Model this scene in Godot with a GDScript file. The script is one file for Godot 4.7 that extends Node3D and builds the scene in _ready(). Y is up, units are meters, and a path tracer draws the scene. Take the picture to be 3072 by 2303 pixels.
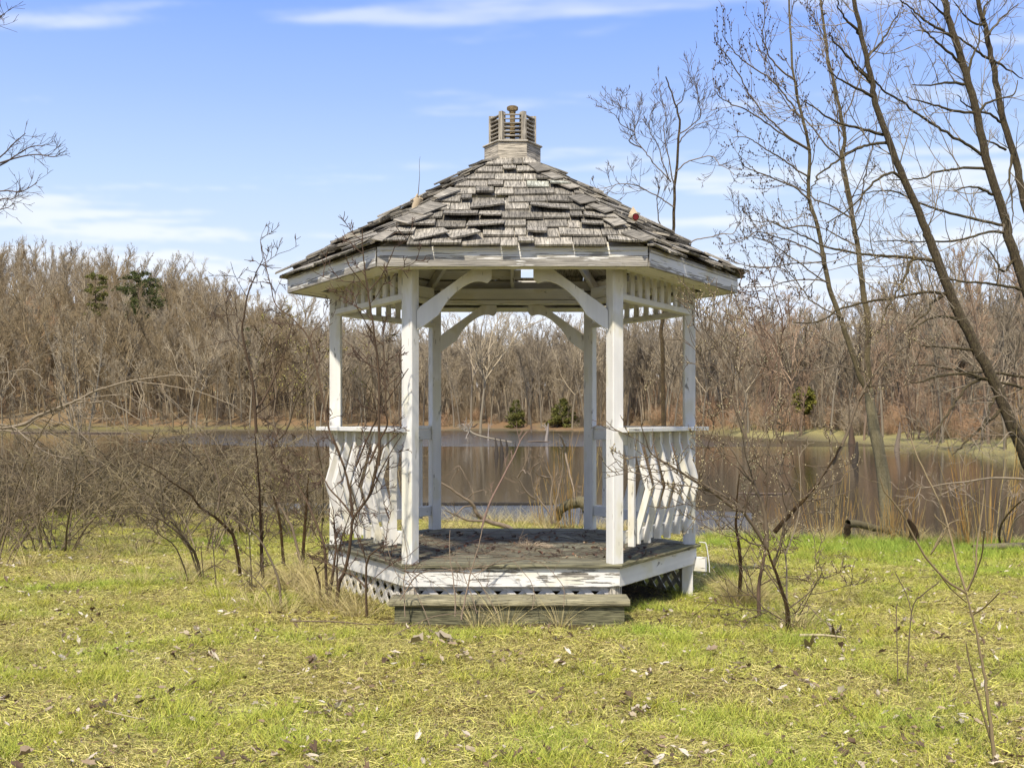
extends Node3D
# A weathered hexagonal white gazebo on rough spring grass beside a pond, bare trees all round.
const CAM_Y := 1.34
const CAM_Z := 9.01
const F := 3363.7
const CX := 1537.4
const HY := 1261.0
const WATER := -0.36
const R := 1.42          # posts stand on this circle
const T30 := 0.57735

var rng := RandomNumberGenerator.new()
var bump := FastNoiseLite.new()
var patchy := FastNoiseLite.new()
var M := {}
var taken := {}

class MB:
	var v := PackedVector3Array()
	var n := PackedVector3Array()
	var c := PackedColorArray()
	var u := PackedVector2Array()
	var t := PackedInt32Array()
	var col := Color(1, 1, 1)

	func face(p: Array, nn: Vector3, uv: Array) -> void:
		var b := v.size()
		for i in p.size():
			v.append(p[i]); n.append(nn); c.append(col); u.append(uv[i])
		var flip: bool = (p[1] - p[0]).cross(p[2] - p[0]).dot(nn) > 0.0
		for i in range(1, p.size() - 1):
			if flip:
				t.append(b); t.append(b + i + 1); t.append(b + i)
			else:
				t.append(b); t.append(b + i); t.append(b + i + 1)

	func flat(p: Array, away: Vector3, uv: Array = []) -> void:   # a polygon facing away from that inner point
		var nn: Vector3 = (p[1] - p[0]).cross(p[2] - p[0]).normalized()
		if nn.length() < 0.5 and p.size() > 3:
			nn = (p[2] - p[0]).cross(p[3] - p[0]).normalized()
		if nn.dot(p[0] - away) < 0.0:
			nn = -nn
		if uv.is_empty():
			for q in p:
				uv.append(Vector2(q.x + q.z * 0.3, q.y + q.z))
		face(p, nn, uv)

	# a board: length x, height y, thickness z, its edges chamfered; ml / mr slant the ends with z, yl / yr with y
	func beam(L: float, H: float, T: float, bev := 0.004, off := Vector2.ZERO, ml := 0.0, mr := 0.0, at := Vector3.ZERO, unit := false) -> void:
		var hy := H * 0.5
		var hz := T * 0.5
		var b := minf(bev, minf(hy, hz) * 0.6)
		var q: Array[Vector2] = [Vector2(-hy + b, -hz), Vector2(hy - b, -hz), Vector2(hy, -hz + b), Vector2(hy, hz - b), Vector2(hy - b, hz), Vector2(-hy + b, hz), Vector2(-hy, hz - b), Vector2(-hy, -hz + b)]
		var run := 0.0
		var e0 := []
		var e1 := []
		for i in 8:
			var a := q[i]
			var d := q[(i + 1) % 8]
			var w := a.distance_to(d)
			var nn := Vector3(0, d.y - a.y, -(d.x - a.x)).normalized()
			if nn.y * (a.x + d.x) + nn.z * (a.y + d.y) < 0.0:
				nn = -nn
			var p0 := Vector3(-L * 0.5 - ml * a.y, a.x, a.y) + at
			var p1 := Vector3(L * 0.5 + mr * a.y, a.x, a.y) + at
			var p2 := Vector3(L * 0.5 + mr * d.y, d.x, d.y) + at
			var p3 := Vector3(-L * 0.5 - ml * d.y, d.x, d.y) + at
			var va := run
			var vd := run + w
			if unit:
				va = 0.5 - a.x / H
				vd = 0.5 - d.x / H
			face([p0, p1, p2, p3], nn, [off + Vector2(-L * 0.5, va), off + Vector2(L * 0.5, va), off + Vector2(L * 0.5, vd), off + Vector2(-L * 0.5, vd)])
			run += w
			e0.append(p0)
			e1.append(p1)
		var uv := []
		for i in 8:
			uv.append(off + Vector2(q[i].y, q[i].x) * 0.5)
		face(e0, Vector3(-1, 0, -ml).normalized(), uv)
		face(e1, Vector3(1, 0, -mr).normalized(), uv)

	# an outline in x and y given a thickness in z
	func slab(o: PackedVector2Array, T: float, off := Vector2.ZERO) -> void:
		var front := []
		var back := []
		var uv := []
		for k in o.size():
			front.append(Vector3(o[k].x, o[k].y, T * 0.5))
			back.append(Vector3(o[k].x, o[k].y, -T * 0.5))
			uv.append(off + Vector2(o[k].y, o[k].x))
		var tri := Geometry2D.triangulate_polygon(o)
		for s in [[front, Vector3.BACK], [back, Vector3.FORWARD]]:
			var k := 0
			while k + 2 < tri.size():
				face([s[0][tri[k]], s[0][tri[k + 1]], s[0][tri[k + 2]]], s[1], [uv[tri[k]], uv[tri[k + 1]], uv[tri[k + 2]]])
				k += 3
		var turn := 1.0 if Geometry2D.is_polygon_clockwise(o) else -1.0
		for k in o.size():
			var m := (k + 1) % o.size()
			var d := o[m] - o[k]
			var nn := Vector3(-d.y, d.x, 0).normalized() * turn
			face([front[k], front[m], back[m], back[k]], nn, [uv[k], uv[m], uv[m] + Vector2(0, T), uv[k] + Vector2(0, T)])

	func tube(p: PackedVector3Array, r: PackedFloat32Array, k: int) -> void:
		var m := p.size()
		var base := v.size()
		var d := (p[1] - p[0]).normalized()
		var a := d.cross(Vector3.UP if absf(d.y) < 0.9 else Vector3.RIGHT).normalized()
		var along := 0.0
		for i in m:
			if i > 0:
				along += p[i].distance_to(p[i - 1])
				d = (p[mini(i + 1, m - 1)] - p[i - 1]).normalized()
			a = (a - d * a.dot(d)).normalized()
			var b := d.cross(a)
			for j in k:
				var w := TAU * j / k
				var nn := a * cos(w) + b * sin(w)
				v.append(p[i] + nn * r[i]); n.append(nn); c.append(col); u.append(Vector2(float(j) / k, along))
		for i in m - 1:
			for j in k:
				var A := base + i * k + j
				var B := base + i * k + (j + 1) % k
				t.append(A); t.append(A + k); t.append(B)
				t.append(B); t.append(A + k); t.append(B + k)

	func cap(p: Vector3, dir: Vector3, r: float, k: int) -> void:
		var a := dir.cross(Vector3.UP if absf(dir.y) < 0.9 else Vector3.RIGHT).normalized()
		var b := dir.cross(a)
		var ring := []
		var uv := []
		for j in k:
			var w := TAU * j / k
			ring.append(p + (a * cos(w) + b * sin(w)) * r)
			uv.append(Vector2(cos(w), sin(w)) * r)
		face(ring, dir, uv)

	func blob(p: Vector3, r: Vector3) -> void:   # a little bud: an octahedron
		var b := v.size()
		for d in [Vector3.RIGHT, Vector3.LEFT, Vector3.UP, Vector3.DOWN, Vector3.BACK, Vector3.FORWARD]:
			v.append(p + d * r); n.append(d); c.append(col); u.append(Vector2.ZERO)
		for f in [[0, 2, 4], [2, 1, 4], [1, 3, 4], [3, 0, 4], [2, 0, 5], [1, 2, 5], [3, 1, 5], [0, 3, 5]]:
			t.append(b + f[0]); t.append(b + f[2]); t.append(b + f[1])

	func mesh(mat: Material) -> ArrayMesh:
		var a := []
		a.resize(Mesh.ARRAY_MAX)
		a[Mesh.ARRAY_VERTEX] = v
		a[Mesh.ARRAY_NORMAL] = n
		a[Mesh.ARRAY_COLOR] = c
		a[Mesh.ARRAY_TEX_UV] = u
		a[Mesh.ARRAY_INDEX] = t
		var m := ArrayMesh.new()
		m.add_surface_from_arrays(Mesh.PRIMITIVE_TRIANGLES, a)
		m.surface_set_material(0, mat)
		return m

# ---------- naming ----------
func numbered(called: String) -> String:
	taken[called] = taken.get(called, 0) + 1
	return called if taken[called] == 1 else "%s_%03d" % [called, taken[called] - 1]

func tag(o: Node3D, label: String, category: String, group := "", kind := "") -> Node3D:
	if label: o.set_meta("label", label)
	if category: o.set_meta("category", category)
	if group: o.set_meta("group", group)
	if kind: o.set_meta("kind", kind)
	return o

func thing(called: String, label: String, category: String, where := Vector3.ZERO, group := "") -> Node3D:
	var o := Node3D.new()
	o.name = numbered(called)
	add_child(o, true)
	o.position = where
	return tag(o, label, category, group)

func put(parent: Node3D, called: String, m: Mesh, xf := Transform3D()) -> MeshInstance3D:
	var o := MeshInstance3D.new()
	o.name = numbered(called) if parent == self else called
	o.mesh = m
	o.transform = xf
	parent.add_child(o, true)
	return o

func build(parent: Node3D, called: String, mb: MB, mat: Material, xf := Transform3D()) -> MeshInstance3D:
	return put(parent, called, mb.mesh(mat), xf)

func scatter(called: String, m: Mesh, where: Array, tint: Array, label: String, category: String) -> MultiMeshInstance3D:
	var mm := MultiMesh.new()
	mm.transform_format = MultiMesh.TRANSFORM_3D
	mm.use_colors = not tint.is_empty()
	mm.mesh = m
	mm.instance_count = where.size()
	for i in where.size():
		mm.set_instance_transform(i, where[i])
		if not tint.is_empty():
			mm.set_instance_color(i, tint[i])
	var o := MultiMeshInstance3D.new()
	o.name = numbered(called)
	o.multimesh = mm
	add_child(o, true)
	tag(o, label, category, "", "stuff")
	return o

# ---------- places ----------
func at(px: float, py: float, depth: float) -> Vector3:   # a point that far from the camera plane, in the photograph's direction
	return Vector3((px - CX) / F * depth, CAM_Y - (py - HY) / F * depth, CAM_Z - depth)

const R1 := [2140.0, 0.0, 2.073]
const R2 := [2140.0, 700.0, 2.369]
const R3 := [2140.0, 1300.0, 1.6534]
const L4 := [0.0, 1000.0, 2.3686]
const G5 := [600.0, 700.0, 2.3686]
const G6 := [450.0, 1300.0, 2.5506]
const Z6 := [1700.0, 0.0, 1.6122]
const Z8 := [1300.0, 1200.0, 3.947]
const B2 := [1800.0, 1250.0, 2.7625]
const FULL := [0.0, 0.0, 1.0]

func line(frame: Array, xy: Array, d0: float, d1: float) -> PackedVector3Array:   # a traced course, its distance going from d0 to d1
	var out := PackedVector3Array()
	var m := xy.size() / 2
	for i in m:
		out.append(at(frame[0] + xy[i * 2] / frame[2], frame[1] + xy[i * 2 + 1] / frame[2], lerpf(d0, d1, float(i) / maxi(m - 1, 1))))
	return out

func table(x: float, t: Array) -> float:
	if x <= t[0][0]: return t[0][1]
	for i in range(1, t.size()):
		if x <= t[i][0]:
			var k: float = (x - t[i - 1][0]) / (t[i][0] - t[i - 1][0])
			return lerpf(t[i - 1][1], t[i][1], k)
	return t[-1][1]

const NEAR_SHORE := [[-60.0, 26.0], [-30.0, 22.0], [-10.0, 20.3], [-5.0, 19.2], [-3.0, 17.6], [0.0, 16.6], [2.0, 15.7], [4.0, 14.8], [6.0, 14.3], [9.0, 13.8], [14.0, 12.5], [30.0, 9.0], [60.0, 2.0]]
const FAR_SHORE := [[-2.0, 60.0], [-1.0, 130.0], [-0.6, 172.0], [-0.457, 185.0], [0.0, 185.0], [0.12, 165.0], [0.2, 118.0], [0.25, 98.0], [0.3, 84.0], [0.35, 74.0], [0.4, 62.0], [0.457, 47.0], [0.55, 32.0], [0.8, 22.0], [1.5, 20.0]]

func ground_at(x: float, z: float) -> float:
	var Z := CAM_Z - z
	var zn := table(x, NEAR_SHORE)
	var small := bump.get_noise_2d(x * 3.0, z * 3.0) * 0.03 + bump.get_noise_2d(x * 0.7 + 90.0, z * 0.7) * 0.05
	if Z < zn + 4.0:
		var y := -0.16 * smoothstep(6.0, zn, Z) - 0.05 * smoothstep(0.4, 2.2, x) * smoothstep(6.5, 9.0, Z)
		y += small * (1.0 - smoothstep(zn - 2.0, zn, Z) * 0.6)
		y -= 0.012 * exp(-x * x * 0.9 - pow(z - 1.68, 2.0) * 7.0)   # worn hollow before the step
		var edge := Z - zn + bump.get_noise_2d(x * 1.3, 40.0) * 0.6
		return y - smoothstep(-0.3, 1.0, edge) * 0.42 - smoothstep(1.0, 4.0, edge) * 0.9
	var u := x / maxf(Z, 1.0)
	var d := Z - table(u, FAR_SHORE) + bump.get_noise_2d(x * 0.06, 7.0) * 5.0
	if d < 0.0:
		return maxf(-1.3, WATER + d * 0.12)
	var left := smoothstep(-0.06, -0.42, u)
	var right := smoothstep(0.15, 0.3, u)
	var y := WATER + minf(d * 0.2, 0.35) + smoothstep(3.0, 30.0, d) * lerpf(lerpf(2.2, 1.4, right), 5.5, left)
	y += smoothstep(20.0, 110.0, d) * lerpf(lerpf(6.0, 3.5, right), 27.0, left)
	return y + bump.get_noise_2d(x * 0.2, z * 0.2) * 0.5 * smoothstep(2.0, 14.0, d)

# ---------- materials ----------
func noise_bytes(seed_: int, freq: float, oct: int, w: int, h: int, sw: int, sh: int, kind := FastNoiseLite.TYPE_SIMPLEX_SMOOTH) -> PackedByteArray:
	var f := FastNoiseLite.new()
	f.seed = seed_
	f.noise_type = kind
	f.frequency = freq
	f.fractal_octaves = oct
	f.fractal_type = FastNoiseLite.FRACTAL_FBM if oct > 1 else FastNoiseLite.FRACTAL_NONE
	var im := f.get_seamless_image(sw, sh)
	im.convert(Image.FORMAT_L8)
	im.resize(w, h, Image.INTERPOLATE_CUBIC)
	return im.get_data()

func texture(w: int, h: int, bytes: PackedByteArray) -> ImageTexture:
	return ImageTexture.create_from_image(Image.create_from_data(w, h, false, Image.FORMAT_RGB8 if bytes.size() == w * h * 3 else Image.FORMAT_L8, bytes))

func wood_maps(seed_: int, wear: float, paint: Color, bare: Color, fascia := false, cracks := 0.0) -> Array:
	var w := 512
	var grain := noise_bytes(seed_, 0.035, 4, w, w, 40, w)
	var fine := noise_bytes(seed_ + 1, 0.09, 3, w, w, 64, w)
	var peel := noise_bytes(seed_ + 2, 0.02, 5, w, w, 300, w)
	var dirt := noise_bytes(seed_ + 3, 0.006, 4, w, w, w, w)
	var out := PackedByteArray()
	var tall := PackedByteArray()
	out.resize(w * w * 3)
	tall.resize(w * w)
	for i in w * w:
		var g := grain[i] / 255.0
		var q := fine[i] / 255.0
		var p := peel[i] / 255.0
		var d := dirt[i] / 255.0
		var limit := 1.0 - wear
		if fascia:
			var y := float(i / w) / w
			limit = 1.15 - 1.0 * smoothstep(0.1, 0.85, y) + 0.25 * smoothstep(0.94, 1.0, y)
			p = (p * 0.6 + d * 0.4 - 0.5) * 2.4 + 0.55
		else:
			p = p * 0.8 + d * 0.2
		var k := smoothstep(limit - 0.012, limit + 0.012, p)
		if cracks > 0.0 and q < cracks * (0.6 + d):
			k = maxf(k, 0.85)
		var s := 0.93 + 0.1 * (d - 0.5) + 0.05 * (g - 0.5)
		var c := paint * s
		c = c.lerp(Color(paint.r * 0.86, paint.g * 0.84, paint.b * 0.74), smoothstep(0.56, 0.8, d) * 0.5)
		var b := bare * (0.62 + 0.42 * g + 0.34 * q + 0.25 * (d - 0.5))
		if q < 0.36:
			b = b * 0.62
		c = c.lerp(b, k)
		if k < 0.5 and p > limit - 0.035:
			c = c * 0.93  # faint shadow line painted along the edges of the peeling
		out[i * 3] = clampi(int(c.r * 255.0), 0, 255)
		out[i * 3 + 1] = clampi(int(c.g * 255.0), 0, 255)
		out[i * 3 + 2] = clampi(int(c.b * 255.0), 0, 255)
		tall[i] = clampi(int((0.75 - 0.35 * k + 0.25 * (g - 0.5) * (0.3 + k) + 0.3 * (q - 0.5) * k) * 255.0), 0, 255)
	return [texture(w, w, out), texture(w, w, tall)]

func wood(called: String, maps: Array, scale: Vector2, rough: float, relief: float) -> void:
	var m := StandardMaterial3D.new()
	m.resource_name = called
	m.albedo_texture = maps[0]
	m.uv1_scale = Vector3(scale.x, scale.y, 1)
	m.roughness = rough
	m.metallic_specular = 0.35
	m.vertex_color_use_as_albedo = true
	m.heightmap_enabled = true
	m.heightmap_texture = maps[1]
	m.heightmap_scale = relief
	M[called] = m

func plain(called: String, c: Color, rough := 0.85, spec := 0.3) -> StandardMaterial3D:
	var m := StandardMaterial3D.new()
	m.resource_name = called
	m.albedo_color = c.linear_to_srgb()
	m.roughness = rough
	m.metallic_specular = spec
	m.vertex_color_use_as_albedo = true
	M[called] = m
	return m

func bark_maps(seed_: int, dark: Color, light: Color, moss: Color) -> Array:
	var w := 512
	var furrow := noise_bytes(seed_, 0.05, 4, w, w, w, 110)
	var fine := noise_bytes(seed_ + 1, 0.12, 3, w, w, w, 180)
	var spot := noise_bytes(seed_ + 2, 0.02, 4, w, w, w, w)
	var out := PackedByteArray()
	var tall := PackedByteArray()
	out.resize(w * w * 3)
	tall.resize(w * w)
	for i in w * w:
		var a := absf(furrow[i] / 255.0 - 0.5) * 2.0
		var q := fine[i] / 255.0
		var s := spot[i] / 255.0
		var ridge := clampf(smoothstep(0.02, 0.4, a) * 0.8 + (q - 0.5) * 0.5, 0.0, 1.0)
		var c := dark.lerp(light, ridge)
		c = c.lerp(moss, smoothstep(0.56, 0.72, s) * 0.6 * (0.4 + ridge * 0.6))
		out[i * 3] = clampi(int(c.r * 255.0), 0, 255)
		out[i * 3 + 1] = clampi(int(c.g * 255.0), 0, 255)
		out[i * 3 + 2] = clampi(int(c.b * 255.0), 0, 255)
		tall[i] = clampi(int(ridge * 255.0), 0, 255)
	return [texture(w, w, out), texture(w, w, tall)]

func bark(called: String, maps: Array, scale: Vector3, relief: float) -> void:
	wood(called, maps, Vector2.ONE, 0.9, relief)
	M[called].uv1_triplanar = true
	M[called].uv1_world_triplanar = true
	M[called].uv1_scale = scale

func make_materials() -> void:
	var white := Color(0.93, 0.92, 0.89)
	var grey := Color(0.70, 0.675, 0.625)
	wood("paint", wood_maps(11, 0.22, white, grey, false, 0.09), Vector2(0.55, 1.1), 0.6, 0.12)
	wood("cracked_paint", wood_maps(23, 0.31, white, grey * 0.82, false, 0.25), Vector2(0.6, 1.3), 0.65, 0.25)
	wood("fascia_paint", wood_maps(37, 0.5, white, grey * 0.84, true), Vector2(0.62, 1.0), 0.65, 0.25)
	wood("grey_wood", wood_maps(51, 2.0, white, Color(0.72, 0.69, 0.625)), Vector2(1.1, 3.0), 0.9, 0.4)
	wood("deck_wood", wood_maps(67, 2.0, white, Color(0.45, 0.435, 0.36)), Vector2(0.6, 2.0), 0.85, 0.4)
	wood("mossy_wood", wood_maps(83, 0.5, Color(0.47, 0.47, 0.35), Color(0.58, 0.56, 0.46)), Vector2(0.6, 1.8), 0.9, 0.5)
	bark("tree_bark", bark_maps(101, Color(0.22, 0.185, 0.14), Color(0.5, 0.44, 0.34), Color(0.47, 0.46, 0.3)), Vector3(5, 1.6, 5), 0.9)
	bark("smooth_bark", bark_maps(131, Color(0.40, 0.37, 0.28), Color(0.56, 0.52, 0.40), Color(0.62, 0.59, 0.5)), Vector3(6, 2.0, 6), 0.3)
	plain("twig", Color(1, 1, 1), 0.85)
	plain("grass", Color(1, 1, 1), 0.75, 0.25)
	M["grass"].backlight_enabled = true
	M["grass"].backlight = Color(0.35, 0.35, 0.35)
	plain("dead_leaf", Color(1, 1, 1), 0.85, 0.3)
	plain("needles", Color(1, 1, 1), 0.7, 0.3)
	plain("dark_hole", Color(0.14, 0.012, 0.014), 0.6)
	# the ground: one sheet, coloured by zone, with litter in the noise
	var w := 1024
	var a := noise_bytes(201, 0.05, 5, w, w, w, w)
	var b := noise_bytes(202, 0.012, 4, w, w, w, w)
	var out := PackedByteArray()
	var tall := PackedByteArray()
	out.resize(w * w * 3)
	tall.resize(w * w)
	for i in w * w:
		var p := a[i] / 255.0
		var q := b[i] / 255.0
		var k := 0.55 + 0.5 * p + 0.3 * (q - 0.5)
		out[i * 3] = clampi(int(k * 238.0), 0, 255)
		out[i * 3 + 1] = clampi(int(k * (238.0 - 22.0 * (q - 0.4))), 0, 255)
		out[i * 3 + 2] = clampi(int(k * (232.0 - 50.0 * (q - 0.3))), 0, 255)
		tall[i] = a[i]
	wood("soil", [texture(w, w, out), texture(w, w, tall)], Vector2(0.5, 0.5), 0.95, 2.0)
	# the pond
	var water := StandardMaterial3D.new()
	water.resource_name = "pond_water"
	water.albedo_color = Color(0.035, 0.028, 0.018).linear_to_srgb()
	water.roughness = 0.02
	water.metallic_specular = 0.25
	var waves := FastNoiseLite.new()
	waves.seed = 5
	waves.frequency = 0.02
	waves.fractal_octaves = 4
	var wi := waves.get_seamless_image(512, 512)
	wi.convert(Image.FORMAT_RGBA8)
	wi.bump_map_to_normal_map(6.0)
	water.normal_enabled = true
	water.normal_texture = ImageTexture.create_from_image(wi)
	water.normal_scale = 0.045
	water.uv1_scale = Vector3(0.22, 0.5, 1)
	M["water"] = water
	var ripple: StandardMaterial3D = water.duplicate()
	ripple.resource_name = "rippled_water"
	ripple.normal_scale = 0.5
	ripple.roughness = 0.12
	ripple.uv1_scale = Vector3(0.4, 1.5, 1)
	M["ripple"] = ripple

# ---------- the sky ----------
func sky_picture() -> ImageTexture:
	var w := 2560
	var h := 1280
	var px := PackedFloat32Array()
	px.resize(w * h * 3)
	var f := FastNoiseLite.new()
	f.seed = 71
	f.frequency = 0.9
	f.fractal_octaves = 5
	var s := FastNoiseLite.new()
	s.seed = 44
	s.frequency = 0.55
	s.fractal_octaves = 3
	for j in h:
		var el := (0.5 - (j + 0.5) / h) * 180.0
		var e := maxf(el, 0.0)
		# measured from the picture: pale at the horizon, blue some 20 degrees up, unseen overhead assumed deeper, then whitened by added cloud
		var r := table(e, [[0.0, 0.82], [4.0, 0.78], [8.0, 0.655], [12.0, 0.505], [16.0, 0.365], [20.0, 0.26], [30.0, 0.22], [90.0, 0.22]])
		var g := table(e, [[0.0, 0.88], [4.0, 0.84], [8.0, 0.78], [12.0, 0.675], [16.0, 0.54], [20.0, 0.435], [30.0, 0.37], [90.0, 0.36]])
		var b := table(e, [[0.0, 0.97], [8.0, 0.985], [20.0, 0.97], [30.0, 0.92], [90.0, 0.82]])
		var low := el < 0.0
		var flat_ := 1.0 / maxf(sin(deg_to_rad(maxf(el, 1.5))), 0.03)
		var veil := smoothstep(15.0, 5.0, e)
		for i in w:
			var k := 0.0
			if not low:
				var az := TAU * (i + 0.5) / w
				# a sheet of thin cloud some height up, so that streaks flatten towards the horizon
				var X := sin(az) * minf(flat_, 12.0)
				var Y := cos(az) * minf(flat_, 12.0)
				var streak := f.get_noise_2d(X * 0.32 + Y * 0.08, Y * 1.25 + X * 0.12) + 0.5 * s.get_noise_2d(X * 1.2, Y * 3.4)
				streak += 0.55 * f.get_noise_2d(X * 1.6 + Y * 0.5 + 200.0, Y * 5.5 + X * 0.6)
				var mass := s.get_noise_2d(X * 0.16 + 30.0, Y * 0.3)
				k = smoothstep(0.07, 0.58, streak * 0.8 + mass * 0.6 + veil * 0.36 + 0.07 + smoothstep(14.0, 50.0, e) * 0.42 - 0.02) * (0.55 + 0.3 * veil)  # cloud thickened overhead, out of view, added for brighter neutral fill light
			var o := (j * w + i) * 3
			px[o] = lerpf(r, 0.9, k)
			px[o + 1] = lerpf(g, 0.94, k)
			px[o + 2] = lerpf(b, 1.0, k)
	var im := Image.create_from_data(w, h, false, Image.FORMAT_RGBF, px.to_byte_array())
	return ImageTexture.create_from_image(im)

# ---------- the gazebo ----------
const DECK := 0.35
const EAVE := 1.57       # distance of the eave line from the middle
const EAVE_Y := 2.49
var slope := atan(0.649)

func sector(k: int, y := 0.0, out := 0.0, side := 0.0) -> Transform3D:   # x runs along the side, z outward
	var w := deg_to_rad(60.0 * k)
	var e := Vector3(cos(w), 0, -sin(w))
	var n := Vector3(sin(w), 0, cos(w))
	return Transform3D(Basis(e, Vector3.UP, n), Vector3.UP * y + n * out + e * side)

func corner(j: int, r: float, y := 0.0) -> Vector3:
	var w := deg_to_rad(30.0 + 60.0 * j)
	return Vector3(sin(w) * r, y, cos(w) * r)

func roff() -> Vector2:
	return Vector2(rng.randf() * 3.0, rng.randf() * 3.0)

func tone(lo: float, hi: float, warm := 0.0) -> Color:
	var k := rng.randf_range(lo, hi)
	return Color(k, k * (1.0 - warm * 0.5), k * (1.0 - warm))

func plank(parent: Node3D, called: String, mat: String, xf: Transform3D, L: float, H: float, T: float, ml := 0.0, mr := 0.0, c := Color.WHITE, bev := 0.004) -> MeshInstance3D:
	var b := MB.new()
	b.col = c
	b.beam(L, H, T, bev, roff(), ml, mr)
	return build(parent, called, b, M[mat], xf)

func shingle_shape(b: MB, lo: float, hi: float, s0: float, len: float, thick: float, lift: float, curl: float, twist: float, yaw: float) -> void:
	# in the panel's own axes: x along the eave, y off the roof, z down the slope; s is the distance up from the eave
	var st := [0.0, 0.3, 0.62, 1.0]
	var top := []
	var bot := []
	var mid := (lo + hi) * 0.5
	for q in st:
		var s: float = s0 + q * len
		var hw: float = (EAVE + 0.015 - s * cos(slope)) * T30 + 0.01
		var l := clampf(lo, -hw, hw)
		var r := clampf(hi, -hw, hw)
		var y: float = lerpf(0.026, 0.004, q) + lift * (1.0 - q) + curl * (1.0 - q) * (1.0 - q)
		var row := []
		var under := []
		for x in [l, (l + r) * 0.5, r]:
			var dx: float = x - mid
			var dz: float = -s
			var turned := Vector3(mid + dx * cos(yaw) + (q * len) * sin(yaw), 0, dz + dx * sin(yaw))
			turned.y = y + twist * dx * (1.0 - q) + absf(dx) * absf(curl) * 0.9 * (1.0 - q)
			row.append(turned)
			under.append(turned - Vector3(0, thick, 0))
		top.append(row)
		bot.append(under)
	var off := roff()
	var inner: Vector3 = (top[1][1] + bot[2][1]) * 0.5
	for i in 3:
		for x in 2:
			var p := [top[i][x], top[i][x + 1], top[i + 1][x + 1], top[i + 1][x]]
			var uv := []
			for q in p: uv.append(off + Vector2(q.z, q.x))
			b.flat(p, bot[i][x], uv)
			p = [bot[i][x], bot[i][x + 1], bot[i + 1][x + 1], bot[i + 1][x]]
			b.flat(p, top[i][x], uv.duplicate())
		for e in [0, 2]:
			var p := [top[i][e], top[i + 1][e], bot[i + 1][e], bot[i][e]]
			b.flat(p, (top[i][1] + bot[i + 1][1]) * 0.5, [off, off + Vector2(0.1, 0), off + Vector2(0.1, 0.015), off + Vector2(0, 0.015)])
	for x in 2:
		var p := [top[0][x], top[0][x + 1], bot[0][x + 1], bot[0][x]]
		b.flat(p, top[1][x], [off + Vector2(0, p[0].x), off + Vector2(0, p[1].x), off + Vector2(0.015, p[1].x), off + Vector2(0.015, p[0].x)])

func panel(k: int) -> Transform3D:   # the roof plane of a side: origin on the eave line
	var s := sector(k, EAVE_Y, EAVE)
	return s * Transform3D(Basis(Vector3.RIGHT, slope), Vector3.ZERO)

func missing(k: int, lo: float, hi: float, s: float) -> bool:   # gaps one sees the sky or the boards through
	var ap := EAVE - s * cos(slope)
	if k == 3 and lo < 0.16 and hi > -0.30 and false: return true
	if k == 3 and lo < -0.07 and hi > -0.23 and ap > 1.10 and ap < 1.46: return true
	if k == 2 and lo < 0.5 and hi > 0.22 and ap > 0.98 and ap < 1.36: return true
	return false

func picket_shape(h0: float, h1: float, push: float, d: float) -> PackedVector2Array:   # x is outward, y up
	var mid := (h0 + h1) * 0.5
	var a := 0.075
	return PackedVector2Array([Vector2(0, h0), Vector2(d, h0), Vector2(d, h0 + a), Vector2(d + push, mid), Vector2(d, h1 - a), Vector2(d, h1), Vector2(0, h1), Vector2(0, h1 - a), Vector2(push, mid), Vector2(0, h0 + a)])

func railing(g: Node3D, k: int, away: float) -> void:   # away: +1 when the pickets' points look towards +x of that side
	var ap := R * cos(deg_to_rad(30.0))
	var clear := R - 0.075
	# cap on the outside of the posts, two boards under it, the pickets on the face of the boards
	var c := plank(g, "handrail", "paint", sector(k, DECK + 0.925, ap + 0.075) , R + 0.09, 0.032, 0.13, T30 * 0.8, T30 * 0.8)
	var cx := c.transform.affine_inverse()
	plank(c, "rail_board", "paint", cx * sector(k, DECK + 0.862, ap + 0.02), clear, 0.09, 0.036, 0, 0, tone(0.94, 1.0))
	plank(c, "rail_board", "paint", cx * sector(k, DECK + 0.17, ap + 0.02), clear, 0.088, 0.036, 0, 0, tone(0.92, 1.0))
	for i in 7:   # one straight board by the front post, then six cut to a point
		var straight := i == 0
		var b := MB.new()
		b.col = tone(0.93, 1.0, 0.02)
		b.slab(picket_shape(0.115 + rng.randf_range(-0.012, 0.008), 0.905, 0.0 if straight else rng.randf_range(0.088, 0.1), 0.046), 0.028, roff())
		var x := (-0.56 if straight else -0.465 + (i - 1) * 0.186 + rng.randf_range(-0.008, 0.008)) * away
		var xf := sector(k, DECK, ap + 0.0395, x)
		xf.basis = xf.basis * Basis(Vector3.UP, -PI / 2) * Basis(Vector3.BACK, rng.randf_range(-0.006, 0.006))
		build(c, "picket", b, M["paint"], cx * xf)

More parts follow.
